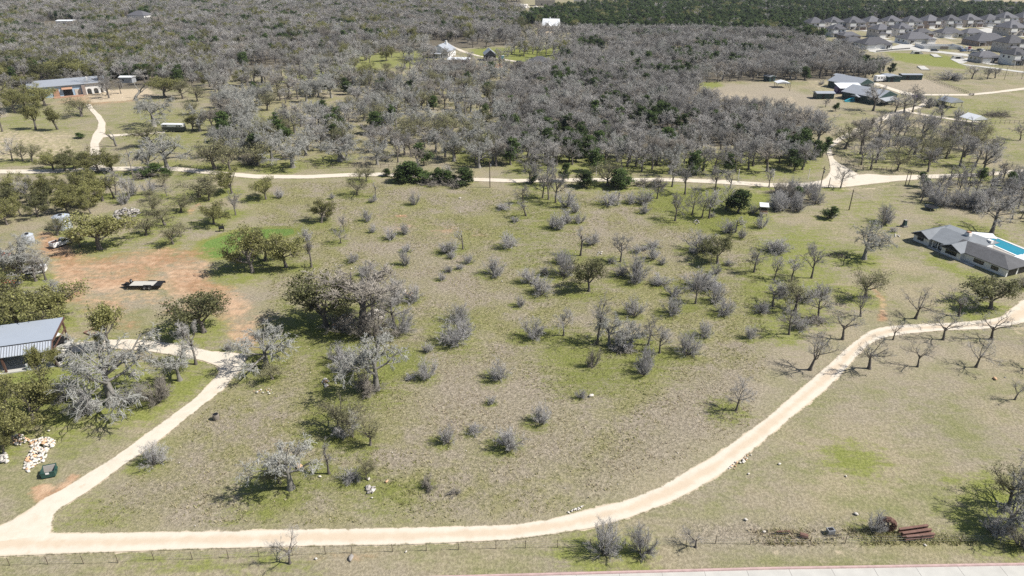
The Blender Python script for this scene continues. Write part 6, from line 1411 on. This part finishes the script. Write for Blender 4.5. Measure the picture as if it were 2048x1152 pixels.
bar("steel_pipe", "dark pipe pointing at the rusty drum in the fence scrap", (1588, 1066), (1602, 1070), .06, "black")
bar("steel_drum", "rusty drum lying on its side in the fence scrap", (1600, 1069), (1616, 1073), .28, "rust", .28)
bar("steel_pipe", "long thin dark pipe at the east end of the fence scrap", (1652, 1070), (1682, 1070), .06, "black")
x, y = gxy(1660, 1066); o = thing("scrap_bin", "grey metal bin with dark opening in the fence scrap", "bin", (x, y, 0), R(8)); MB().box(-.4, -.3, 0, .4, .3, .6).build("body", "steel", o); MB().box(-.28, -.2, .601, .28, .2, .63).build("opening", "black", o)
# barrel smoker, barrel, stilted shed, pillar, trampoline, red frame, brush piles
x, y = gxy(444, 462); o = thing("barbecue_smoker", "black barrel smoker standing on grass beside the green patch", "smoker", (x, y, 0), R(15))
MB().tube((-.6, 0, .85), (.6, 0, .85), .36, n=14).build("drum", "black", o); MB().tube((.35, 0, 1.2), (.35, 0, 1.75), .08).build("chimney", "black", o)
for sx in (-.45, .45): MB().box(sx - .04, -.3, 0, sx + .04, .3, .52).build("leg", "black", o)
x, y = gxy(433, 838); o = thing("barrel", "short grey barrel with dark open top in the grass by the driveway", "barrel", (x, y, 0)); MB().lathe([(.42, 0), (.46, .3), (.46, .6), (.42, .85)], 18).build("body", "grey_wood", o); MB().lathe([(.36, .851), (.36, .87)], 14).build("opening", "black", o)
x, y = gxy(1526, 432); o = thing("deer_blind", "small raised hunting hut with pale roof and pinkish front", "hut", (x, y, 0), R(-14))
MB().box(-.9, 0, 1.0, .9, 2.0, 2.4).build("cabin", "grey_wood", o); MB().box(-.92, -.07, 1.0, .92, -.004, 1.35).build("front_board", "orange_stone", o); flat_on_wall("window", "black", o, -.7, .7, 1.55, 2.1, 0, 'y-', .03)
MB().slab([(-1.1, -.3, 2.5), (1.1, -.3, 2.5), (1.1, 2.3, 2.75), (-1.1, 2.3, 2.75)], .1).build("roof", "white_roof", o)
for sx in (-.8, .8):
    for yy in (.1, 1.9): MB().box(sx - .06, yy - .06, 0, sx + .06, yy + .06, .998).build("leg", "grey_wood", o)
MB().box(-.95, -.9, .9, .95, -.08, .98).build("step", "grey_wood", o)
x, y = gxy(1808, 453); o = thing("stone_pillar", "dark grey square pillar standing on the lawn behind the round bush", "pillar", (x, y, 0), R(15)); MB().box(-.6, -.6, 0, .6, .6, .3).build("base", "grey_stone", o); MB().hexa([(-.4, -.4, .3), (.4, -.4, .3), (.4, .4, .3), (-.4, .4, .3), (-.28, -.28, 1.6), (.28, -.28, 1.6), (.28, .28, 1.6), (-.28, .28, 1.6)]).build("shaft", "green_metal", o); MB().box(-.34, -.34, 1.601, .34, .34, 1.72).build("cap", "grey_stone", o)
x, y = gxy(1861, 419); o = thing("trampoline", "round dark trampoline at the edge of the bare thicket", "trampoline", (x, y, 0)); MB().lathe([(1.35, .78), (1.35, .8), (.02, .79)], 24).build("mat", "black", o)
rg = MB()
for k in range(24):
    a0, a1 = 2 * pi * k / 24, 2 * pi * (k + 1) / 24; rg.tube((1.5 * cos(a0), 1.5 * sin(a0), .8), (1.5 * cos(a1), 1.5 * sin(a1), .8), .12, n=6)
rg.build("frame", "car_dark", o)
for k in range(6): MB().tube((1.5 * cos(k * 1.047), 1.5 * sin(k * 1.047), 0), (1.5 * cos(k * 1.047), 1.5 * sin(k * 1.047), .79), .05).build("leg", "steel", o)
fr = [at(168, 666), at(180, 671), at(197, 664), at(194, 655)]; c = sum(fr) / 4; o = thing("red_gate", "red tube frame lying flat on the grass beside the open shed", "gate frame", (float(c[0]), float(c[1]), 0))
for k in range(4):
    a, b = fr[k] - c, fr[(k + 1) % 4] - c; MB().tube(a + (0, 0, .12), b + (0, 0, .12), .09, n=6).build("bar", "tractor_orange" if False else "rust", o)
def brush(name, lab, px, py, w, h, m, n=120, seed=1):
    x, y = gxy(px, py); r = w / 2 / ppm(x, y); rng = np.random.default_rng(seed); mb = MB(); N = n
    a = rng.random(N) * 6.28; d = np.sqrt(rng.random(N)) * r
    P0 = np.stack((np.cos(a) * d, np.sin(a) * d * .6, rng.random(N) * h * (1 - d / r * .7)), 1); D = unit(np.stack((rng.normal(size=N), rng.normal(size=N), rng.normal(0, .35, N)), 1))
    P = poly_branch(P0, D, rng.uniform(.5, 1.6, N) * r * .6, 4, .2, .02, rng); Rr = np.linspace(.05, .015, 4)[None] * np.ones((N, 1)); V, Fq = tubes(P, Rr, 3)
    Pb, Rb = spawn(P, Rr, 4, .2, 1, 40, 15, .5, 3, .2, 0, rng, .3, .6, .012); V2, F2 = tubes(Pb, Rb, 3)
    o = link(name, mesh_np(name, np.vstack((V, V2)), np.vstack((Fq, F2 + len(V))), None, [MATS[m]])); o.location = (x, y, 0); return tag(o, lab, "brush pile")
brush("brush_pile", "dark heap of cut brush on the pasture above the blue pavilion", 1994, 232, 52, 1.6, "bark", 220, 1)
brush("brush_pile", "low brown brush heap round the foot of the bare tree west of the orchard", 1632, 644, 44, 1.1, "brown_twig", 160, 2)
brush("brush_pile", "grey brush heap on the far verge of the middle road", 760, 318, 44, 1.0, "twig", 160, 3)
brush("brush_pile", "long brown brush heap beside the big lichened clump", 1245, 700, 40, .9, "brown_twig", 160, 4)
brush("brush_pile", "scattered twigs on the lawn under the lone pale tree", 1675, 512, 40, .3, "bark", 60, 5)
brush("brush_pile", "dark brush at the roadside between cedars and the centre pole", 890, 367, 60, .9, "brown_twig", 160, 6)
brush("brush_pile", "grey fallen branches under the dead tree in the meadow", 690, 320, 40, .6, "lichen_twig", 60, 7)
# lumber and machine in the shed
x0, y0 = gxy(123, 716); o = thing("lumber_cart", "dark cart stacked with three pale boards at the open end of the shed", "cart", (x0, y0, .13), R(-6))
MB().box(-.9, -1.4, .3, .9, 1.4, .9).build("cart_body", "black", o)
for k in range(3): MB().box(-.85, -1.0 + .75 * k, .903, .85, -.55 + .75 * k, 1.0).build("board", "cream_wall", o)
for sx in (-.95, .95):
    for yy in (-.9, .9): wheel(o, sx, yy, .3, .3, .15, "x")
x0, y0 = gxy(116, 690); o = thing("utility_vehicle", "dark utility vehicle with white top parked under the shed's east end", "utility vehicle", (x0, y0, .13), R(60))
MB().box(-1.3, -.7, .35, 1.3, .7, .95).build("body", "black", o); MB().box(-.9, -.7, 1.8, .7, .7, 1.88).build("roof", "white_paint", o); MB().box(-.5, -.6, .953, -.1, .6, 1.4).build("seat", "dark_frame", o)
for sx in (-.85, .65):
    for yy in (-.65, .65): MB().box(sx - .03, yy - .03, .953, sx + .03, yy + .03, 1.797).build("roof_post", "black", o)
for sx in (-.9, .9):
    for yy in (-.7, .7): wheel(o, sx, yy, .33, .33, .25)
x0, y0 = gxy(50, 741); o = thing("drum", "pale blue plastic drum beside the brown shed post", "drum", (x0 + .5, y0 + .2, .12)); MB().lathe([(.3, 0), (.32, .3), (.32, .6), (.3, .9)], 16).build("body", "rib_metal", o); MB().lathe([(.27, .901), (.27, .93)], 12).build("lid", "white_paint", o)
# play things and culverts in the green park, beehives, bits
for px, py, lab in ((1834, 108, "white culvert headwall with dark mouth in the green park, west one"), (1916, 118, "white culvert headwall with dark mouth in the green park, east one")):
    x, y = gxy(px, py); o = thing("culvert", lab, "culvert", (x, y, 0), R(-6)); MB().hexa([(-4, 0, 0), (4, 0, 0), (3, 2.5, 0), (-3, 2.5, 0), (-2.4, .3, 1.5), (2.4, .3, 1.5), (2.2, 2.5, 1.6), (-2.2, 2.5, 1.6)]).build("headwall", "concrete", o); MB().hexa([(-1.4, -.05, .05), (1.4, -.05, .05), (1.4, .3, .05), (-1.4, .3, .05), (-1.2, .1, 1.2), (1.2, .1, 1.2), (1.2, .3, 1.2), (-1.2, .3, 1.2)]).build("mouth", "black", o)
for px, py, lab in ((1874, 113, "pale concrete ramp sloping through the green park"), (1849, 138, "pale concrete ramp at the lower edge of the green park")):
    x, y = gxy(px, py); o = thing("drain_ramp", lab, "drain", (x, y, 0), R(0)); MB().hexa([(-3.5, -4, -.1), (1, -4, -.1), (4, 8, -.1), (0, 8, -.1), (-3.5, -4, .12), (1, -4, .12), (4, 8, .5), (0, 8, .5)]).build("apron", "concrete", o); MB().box(-3.6, -4.2, 0, 1.0, -4.003, .4).build("lip", "concrete", o)
x, y = gxy(1697, 203); o = thing("pool_slide", "turquoise play slide in the ranch courtyard", "slide", (x, y, 0), R(10)); MB().slab([(-2, -.5, .4), (1.6, -.5, 1.7), (1.6, .5, 1.7), (-2, .5, .4)], .12).build("chute", "turquoise", o); MB().box(1.61, -.5, 0, 2.3, .5, 1.75).build("tower", "turquoise", o); MB().box(-2.2, -.9, 0, 2.4, -.6, .5).build("basin", "turquoise", o)
x, y = gxy(1943, 190); o = thing("picnic_table", "grey picnic table at the end of the rail fence", "table", (x, y, 0), R(-20)); MB().box(-1, -.4, .7, 1, .4, .78).build("tabletop", "grey_wood", o)
for yy in (-.8, .8): MB().box(-1, yy - .15, .4, 1, yy + .15, .46).build("bench", "grey_wood", o)
for xx in (-.7, .7): MB().box(xx - .05, -.7, 0, xx + .05, .7, .698).build("leg", "grey_wood", o)
x, y = gxy(1592, 238); o = thing("machine", "small grey machine with pale top parked in the west pasture", "machine", (x, y, 0), R(20)); MB().box(-1.6, -.7, .3, 1.2, .7, 1.0).build("body", "steel", o); MB().box(-.6, -.6, 1.003, .5, .6, 1.5).build("cab", "white_paint", o); wheel(o, -1.1, -.7, .35, .35); wheel(o, .8, -.7, .35, .35); wheel(o, -1.1, .7, .35, .35); wheel(o, .8, .7, .35, .35)
x, y = gxy(1621, 238); o = thing("hay_bale", "tan round bale lying in the west pasture beside the machine", "hay bale", (x, y, 0), R(40)); MB().tube((-.6, 0, .7), (.6, 0, .7), .7, n=18).build("bale", "tan_tarp", o)
x, y = gxy(1917, 168); 
x, y = gxy(1016, 117); o = thing("storage_box", "teal storage container beside the black barn", "container", (x - 4, y - 2, 0), R(0)); MB().box(-1.6, -1, 0, 1.6, 1, 1.9).build("body", "turquoise", o); MB().box(-1.65, -1.05, 1.903, 1.65, 1.05, 2.0).build("lid", "white_roof", o)
for px, py, w, lab in ((1085, 17, 46, "pale rock outcrop below the tan crest house"), (1046, 14, 24, "pale rock outcrop on the crest west of the tan house")):
    heap("rock_outcrop", lab, [(px - w / 2, py + 3), (px - w / 3, py - 2), (px + w / 3, py - 2), (px + w / 2, py + 3)], 40, 2.2, ("limestone", "grey_stone", .8), px, 1.2, "rocks")
# tyre marks' loose stones over the pasture
rng = np.random.default_rng(21); po = ground_poly(FIELD); lo, hi = po.min(0), po.max(0)
X = rng.uniform(lo[0], hi[0], 700); Y = rng.uniform(lo[1], hi[1], 700); k = inside(po, X, Y) & (gravel_field(X, Y) < -.5); X, Y = X[k], Y[k]
b_ = np.empty((12, 3), np.float32); ROCKS["limestone"][0].vertices.foreach_get("co", b_.ravel()); co = np.array([v.co[:] for v in ROCKS["limestone"][0].vertices]); tr = np.array([p.vertices[:] for p in ROCKS["limestone"][0].polygons])
S = rng.uniform(.04, .11, len(X)); V = co[None] * S[:, None, None] + np.stack((X, Y, 0 * X + .02), 1)[:, None]; Fc = tr[None] + (np.arange(len(X)) * 12)[:, None, None]
tag(link("loose_stones", mesh_np("loose_stones", V.reshape(-1, 3), None, Fc.reshape(-1, 3), [MATS["limestone"]])), "pale loose stones strewn through the pasture", kind="stuff")

# ------------------------------------------------------------------ plants: the 300 of a kind that show largest as things, the rest of the woods as one mass per kind
LANDMARKS = [(130, 750, "open shed"), (97, 950, "dumpster"), (210, 806, "huge lichened tree"), (285, 575, "flatbed trailer"), (119, 450, "tall water tank"), (200, 490, "broad oak by the tank"), (444, 460, "black smoker"), (490, 490, "bright green patch"), (535, 540, "leafy oak clump"),
    (690, 640, "big central clump"), (582, 975, "corner lichened tree"), (740, 980, "grey stone ring"), (800, 430, "bare red patch"), (920, 397, "flat white stone"), (980, 370, "centre utility pole"), (1193, 690, "tall forked tree"), (1178, 582, "lone olive bush tree"), (1435, 525, "dark round oak"), (1526, 430, "hunting hut"),
    (1389, 446, "white stone ring"), (1728, 518, "lone lawn tree"), (1850, 490, "pool house"), (2010, 490, "swimming pool"), (1861, 419, "trampoline"), (1698, 420, "lawn pole"), (1660, 360, "road junction"), (1700, 700, "orchard curve"), (1981, 617, "bushy road oak"), (1830, 1065, "rusty beams"), (1208, 1100, "dark fence bush"), (640, 1108, "wire fence"),
    (268, 359, "grey verge pole"), (195, 280, "paved drive"), (349, 262, "horse trailer"), (160, 190, "long metal building"), (738, 166, "meadow oak"), (690, 320, "dead meadow tree"), (917, 131, "red barn"), (878, 112, "silver-roofed farmhouse"), (981, 122, "black barn"), (1078, 136, "low brick house"), (1100, 62, "white gabled house"), (272, 41, "hip-roofed hill house"), (130, 50, "flat-roofed hill house"), (800, 40, "pale hill track"),
    (1566, 176, "white-roofed pavilion"), (1650, 198, "western ranch shed"), (1772, 205, "biggest ranch hall"), (1759, 163, "camper motorhome"), (1911, 214, "pale pavilion"), (1956, 250, "blue pavilion"), (1900, 172, "arena rail fence"), (1860, 115, "green park"), (1596, 62, "westmost subdivision house"), (1710, 97, "subdivision front row"), (252, 428, "boulder and log heap"), (392, 560, "red dirt yard"), (320, 700, "driveway loop"),
    (600, 352, "middle road's western half"), (1250, 362, "middle road's eastern half"), (1476, 360, "pale verge post"), (1192, 350, "pale short post"), (1090, 10, "tan crest house"), (690, 7, "white-roofed crest house"), (1420, 175, "western pasture corner"), (1640, 240, "pasture's south corner"), (1020, 250, "dense woods' west edge"), (1150, 100, "cedar forest corner"), (1634, 60, "second back-row house"), (1712, 60, "fourth back-row house"), (1788, 57, "sixth back-row house"), (1866, 56, "eighth back-row house"), (1946, 54, "tenth back-row house"), (2010, 50, "twelfth back-row house"), (1410, 60, "cedar forest's south edge"), (1300, 30, "middle of the cedar forest"), (1500, 30, "eastern cedar forest"), (460, 160, "north end of the meadow"), (880, 230, "middle of the meadow"), (620, 250, "meadow's western glade"), (1300, 140, "middle of the dense woods"), (1200, 240, "dense woods' southern half"), (1400, 260, "dense woods' southeast corner"), (250, 806, "straight driveway"), (520, 700, "driveway fork")]
LM = np.array([gxy(a, b) for a, b, _ in LANDMARKS])
SMALL_PX = 30
vis = []
for k, p in enumerate(PLANTS):
    a, b = pix(p["x"], p["y"]); d = depth(p["x"], p["y"], 0); p["size"] = F * math.sqrt(p["h"] * max(p["w"], .3)) / d; p["px"] = (a, b)
    p["hpx"] = b - pix(p["x"], p["y"], p["h"])[1]
    p["inview"] = -30 < a < 2078 and -5 < b - .3 * p["hpx"] and b - p["hpx"] < 1152
by = {}
for p in PLANTS: by.setdefault(KIND[p["style"]], []).append(p)
SINGLE, MASS = [], []
for kd, lst in by.items():
    lst.sort(key=lambda p: (-(p["hand"]), -(p["size"] if p["inview"] else 0)))
    n = 0
    for p in lst:
        if p["inview"] and n < 298: SINGLE.append(p); n += 1
        else: MASS.append(p)
# labels: look, then where it stands by the nearest landmark, told apart by order
def relation(p, q):
    dx, dy = p[0] - q[0], p[1] - q[1]
    if abs(dx) > abs(dy) * 0.8: return "east of" if dx > 0 else "west of"
    return "behind" if dy > 0 else "in front of"
NTH = ["", "second", "third", "fourth", "fifth", "sixth", "seventh", "eighth", "ninth", "tenth", "eleventh", "twelfth", "thirteenth", "fourteenth", "fifteenth", "sixteenth", "seventeenth", "eighteenth", "nineteenth", "twentieth", "twenty-first", "twenty-second", "twenty-third", "twenty-fourth", "twenty-fifth", "twenty-sixth", "twenty-seventh", "twenty-eighth", "twenty-ninth", "thirtieth"]
for tens in ("thirty", "forty", "fifty"):
    NTH += [f"{tens}-{x}" for x in ("first", "second", "third", "fourth", "fifth", "sixth", "seventh", "eighth", "ninth")]
slots = {}
for p in SINGLE:
    if p["label"]: continue
    d = np.hypot(LM[:, 0] - p["x"], LM[:, 1] - p["y"]); k = int(d.argmin())
    size = "low" if p["h"] < 1.3 else "small" if p["h"] < 3 else "mid-sized" if p["h"] < 5.5 else "tall" if p["h"] > 8.2 else "large"
    shape = "spreading" if p["w"] > 1.35 * p["h"] else "slender" if p["w"] < .6 * p["h"] else ""
    kd = KIND[p["style"]]; look = LOOK[p["style"]]
    if "slender" in shape and "thin" in look or "small" in look: shape = ""; size = "" if "small" in look else size
    head = " ".join(w for w in (size, shape, look, NOUN[kd]) if w)
    rel = "just beside" if d[k] < 2.5 else relation((p["x"], p["y"]), LM[k])
    slots.setdefault((head, rel, LANDMARKS[k][2]), []).append((float(d[k]), p))
for (head, rel, name), lst in slots.items():
    lst.sort(key=lambda t: t[0])
    for k, (_, p) in enumerate(lst):
        if len(lst) == 1: p["label"] = f"{head} {rel} the {name}"
        elif k < len(NTH): p["label"] = f"{head}, {(NTH[k] + ' ') if k else ''}nearest {rel} the {name}"
        else: p["label"] = f"{head} among the farther ones {rel} the {name}"
GROUP = {"bare_tree": "leafless trees of the pastures and woods", "orchard_tree": "bare orchard trees along the road bend", "shrub": "bare shrubs scattered over the pasture", "live_oak": "leafy oaks", "cedar_tree": "green cedars", "dead_tree": "dead trees"}
CAT = {"bare_tree": "tree", "orchard_tree": "tree", "shrub": "shrub", "live_oak": "tree", "cedar_tree": "tree", "dead_tree": "tree"}
for n, p in enumerate(SINGLE):
    st = p["style"]; kd = KIND[st]; vs_ = PROTO[st]
    # the variant whose proportions come nearest, with some spread
    asp = [abs(math.log((w / h) / (p["w"] / p["h"]))) + .35 * ((p["x"] * 3.17 + p["y"] * 1.93 + 0.37 * q) % 1.0) for q, (_, _, _, h, w) in enumerate(vs_)]
    a, b, c, h, w = vs_[int(np.argmin(asp))]
    sc = (p["w"] / w, p["w"] / w, p["h"] / h)
    # far from round crowns keep twigs from stretching past reason
    m_ = (sc[0] * sc[0] * sc[2]) ** (1 / 3); sc = tuple(min(max(s, .55 * m_), 1.7 * m_) for s in sc)
    if p["hpx"] < SMALL_PX and not p["hand"] or p["hpx"] < 14:
        o = link(kd, c); tag(o, p["label"], CAT[kd], GROUP[kd])
    else:
        o = thing(kd, p["label"], CAT[kd], group=GROUP[kd])
        link("trunk" if kd != "shrub" else "stem", a, o); link("crown", b, o)
    o.location = (p["x"], p["y"], -0.04); o.rotation_euler = (0, 0, p["rot"]); o.scale = sc
# the rest: one object per kind, its trees set out by geometry nodes
def mass(name, plants, label):
    styles = sorted({p["style"] for p in plants}); cl = bpy.data.collections.new(name + "_kinds"); order = []
    for st in styles:
        for k, (a, b, c, h, w) in enumerate(PROTO[st][:4]):
            nm = f"zz_{name}_{len(order):02d}"
            o = bpy.data.objects.new(nm, c); cl.objects.link(o); order.append((st, h, w))
    P, I, S, A = [], [], [], []
    for p in plants:
        ks = [i for i, (st, h, w) in enumerate(order) if st == p["style"]]; k = ks[int(RNG.integers(len(ks)))]
        _, h, w = order[k]; P.append((p["x"], p["y"], -.04)); I.append(k); S.append((p["w"] / w, p["w"] / w, p["h"] / h)); A.append((0, 0, p["rot"]))
    me = bpy.data.meshes.new(name); me.vertices.add(len(P)); me.vertices.foreach_set("co", np.array(P, np.float32).ravel())
    at_ = me.attributes.new("pick", 'INT', 'POINT'); at_.data.foreach_set("value", np.array(I, np.int32))
    for nm, v in (("size", S), ("turn", A)):
        q = me.attributes.new(nm, 'FLOAT_VECTOR', 'POINT'); q.data.foreach_set("vector", np.array(v, np.float32).ravel())
    o = tag(link(name, me), label, kind="stuff")
    ng = bpy.data.node_groups.new(name, 'GeometryNodeTree'); ng.interface.new_socket("Geometry", in_out='INPUT', socket_type='NodeSocketGeometry'); ng.interface.new_socket("Geometry", in_out='OUTPUT', socket_type='NodeSocketGeometry')
    N, L = ng.nodes, ng.links; gi, go = N.new("NodeGroupInput"), N.new("NodeGroupOutput")
    ci = N.new("GeometryNodeCollectionInfo"); ci.inputs["Collection"].default_value = cl; ci.inputs["Separate Children"].default_value = True; ci.inputs["Reset Children"].default_value = True
    ip = N.new("GeometryNodeInstanceOnPoints"); ip.inputs["Pick Instance"].default_value = True
    mp = N.new("GeometryNodeMeshToPoints")
    def na(nm, ty):
        a = N.new("GeometryNodeInputNamedAttribute"); a.data_type = ty; a.inputs[0].default_value = nm; return a.outputs[0]
    L.new(gi.outputs[0], mp.inputs[0]); L.new(mp.outputs[0], ip.inputs["Points"]); L.new(ci.outputs[0], ip.inputs["Instance"])
    L.new(na("pick", 'INT'), ip.inputs["Instance Index"]); L.new(na("turn", 'FLOAT_VECTOR'), ip.inputs["Rotation"]); L.new(na("size", 'FLOAT_VECTOR'), ip.inputs["Scale"]); L.new(ip.outputs[0], go.inputs[0])
    md = o.modifiers.new("scatter", 'NODES'); md.node_group = ng
mk = {}
for p in MASS: mk.setdefault(KIND[p["style"]], []).append(p)
for kd, nm, lab in (("bare_tree", "bare_woods", "mass of grey leafless trees covering the far hills"), ("cedar_tree", "cedar_woods", "mass of dark green cedars covering the far slope"), ("live_oak", "oak_woods", "mass of olive oaks scattered through the far woods"), ("shrub", "underbrush", "twiggy brush under the far trees")):
    if mk.get(kd): mass(nm, mk[kd], lab)
print("PLANTS", {k: len(v) for k, v in by.items()}, "single", len(SINGLE), "mass", len(MASS))

# ------------------------------------------------------------------ the air: a faint even haze over the whole country
hz = bpy.data.materials.new("haze"); hz.use_nodes = True; t = hz.node_tree; t.nodes.clear()
o_ = t.nodes.new("ShaderNodeOutputMaterial"); pv = t.nodes.new("ShaderNodeVolumePrincipled")
pv.inputs["Color"].default_value = (0.80, 0.87, 1.0, 1); pv.inputs["Density"].default_value = 0.00007; pv.inputs["Anisotropy"].default_value = 0.2
t.links.new(pv.outputs[0], o_.inputs["Volume"])
hb = MB(); hb.box(-3600, -300, -1.2, 3600, 5600, 64); tag(hb.build("haze", hz), "faint blue haze over the whole valley", kind="stuff")
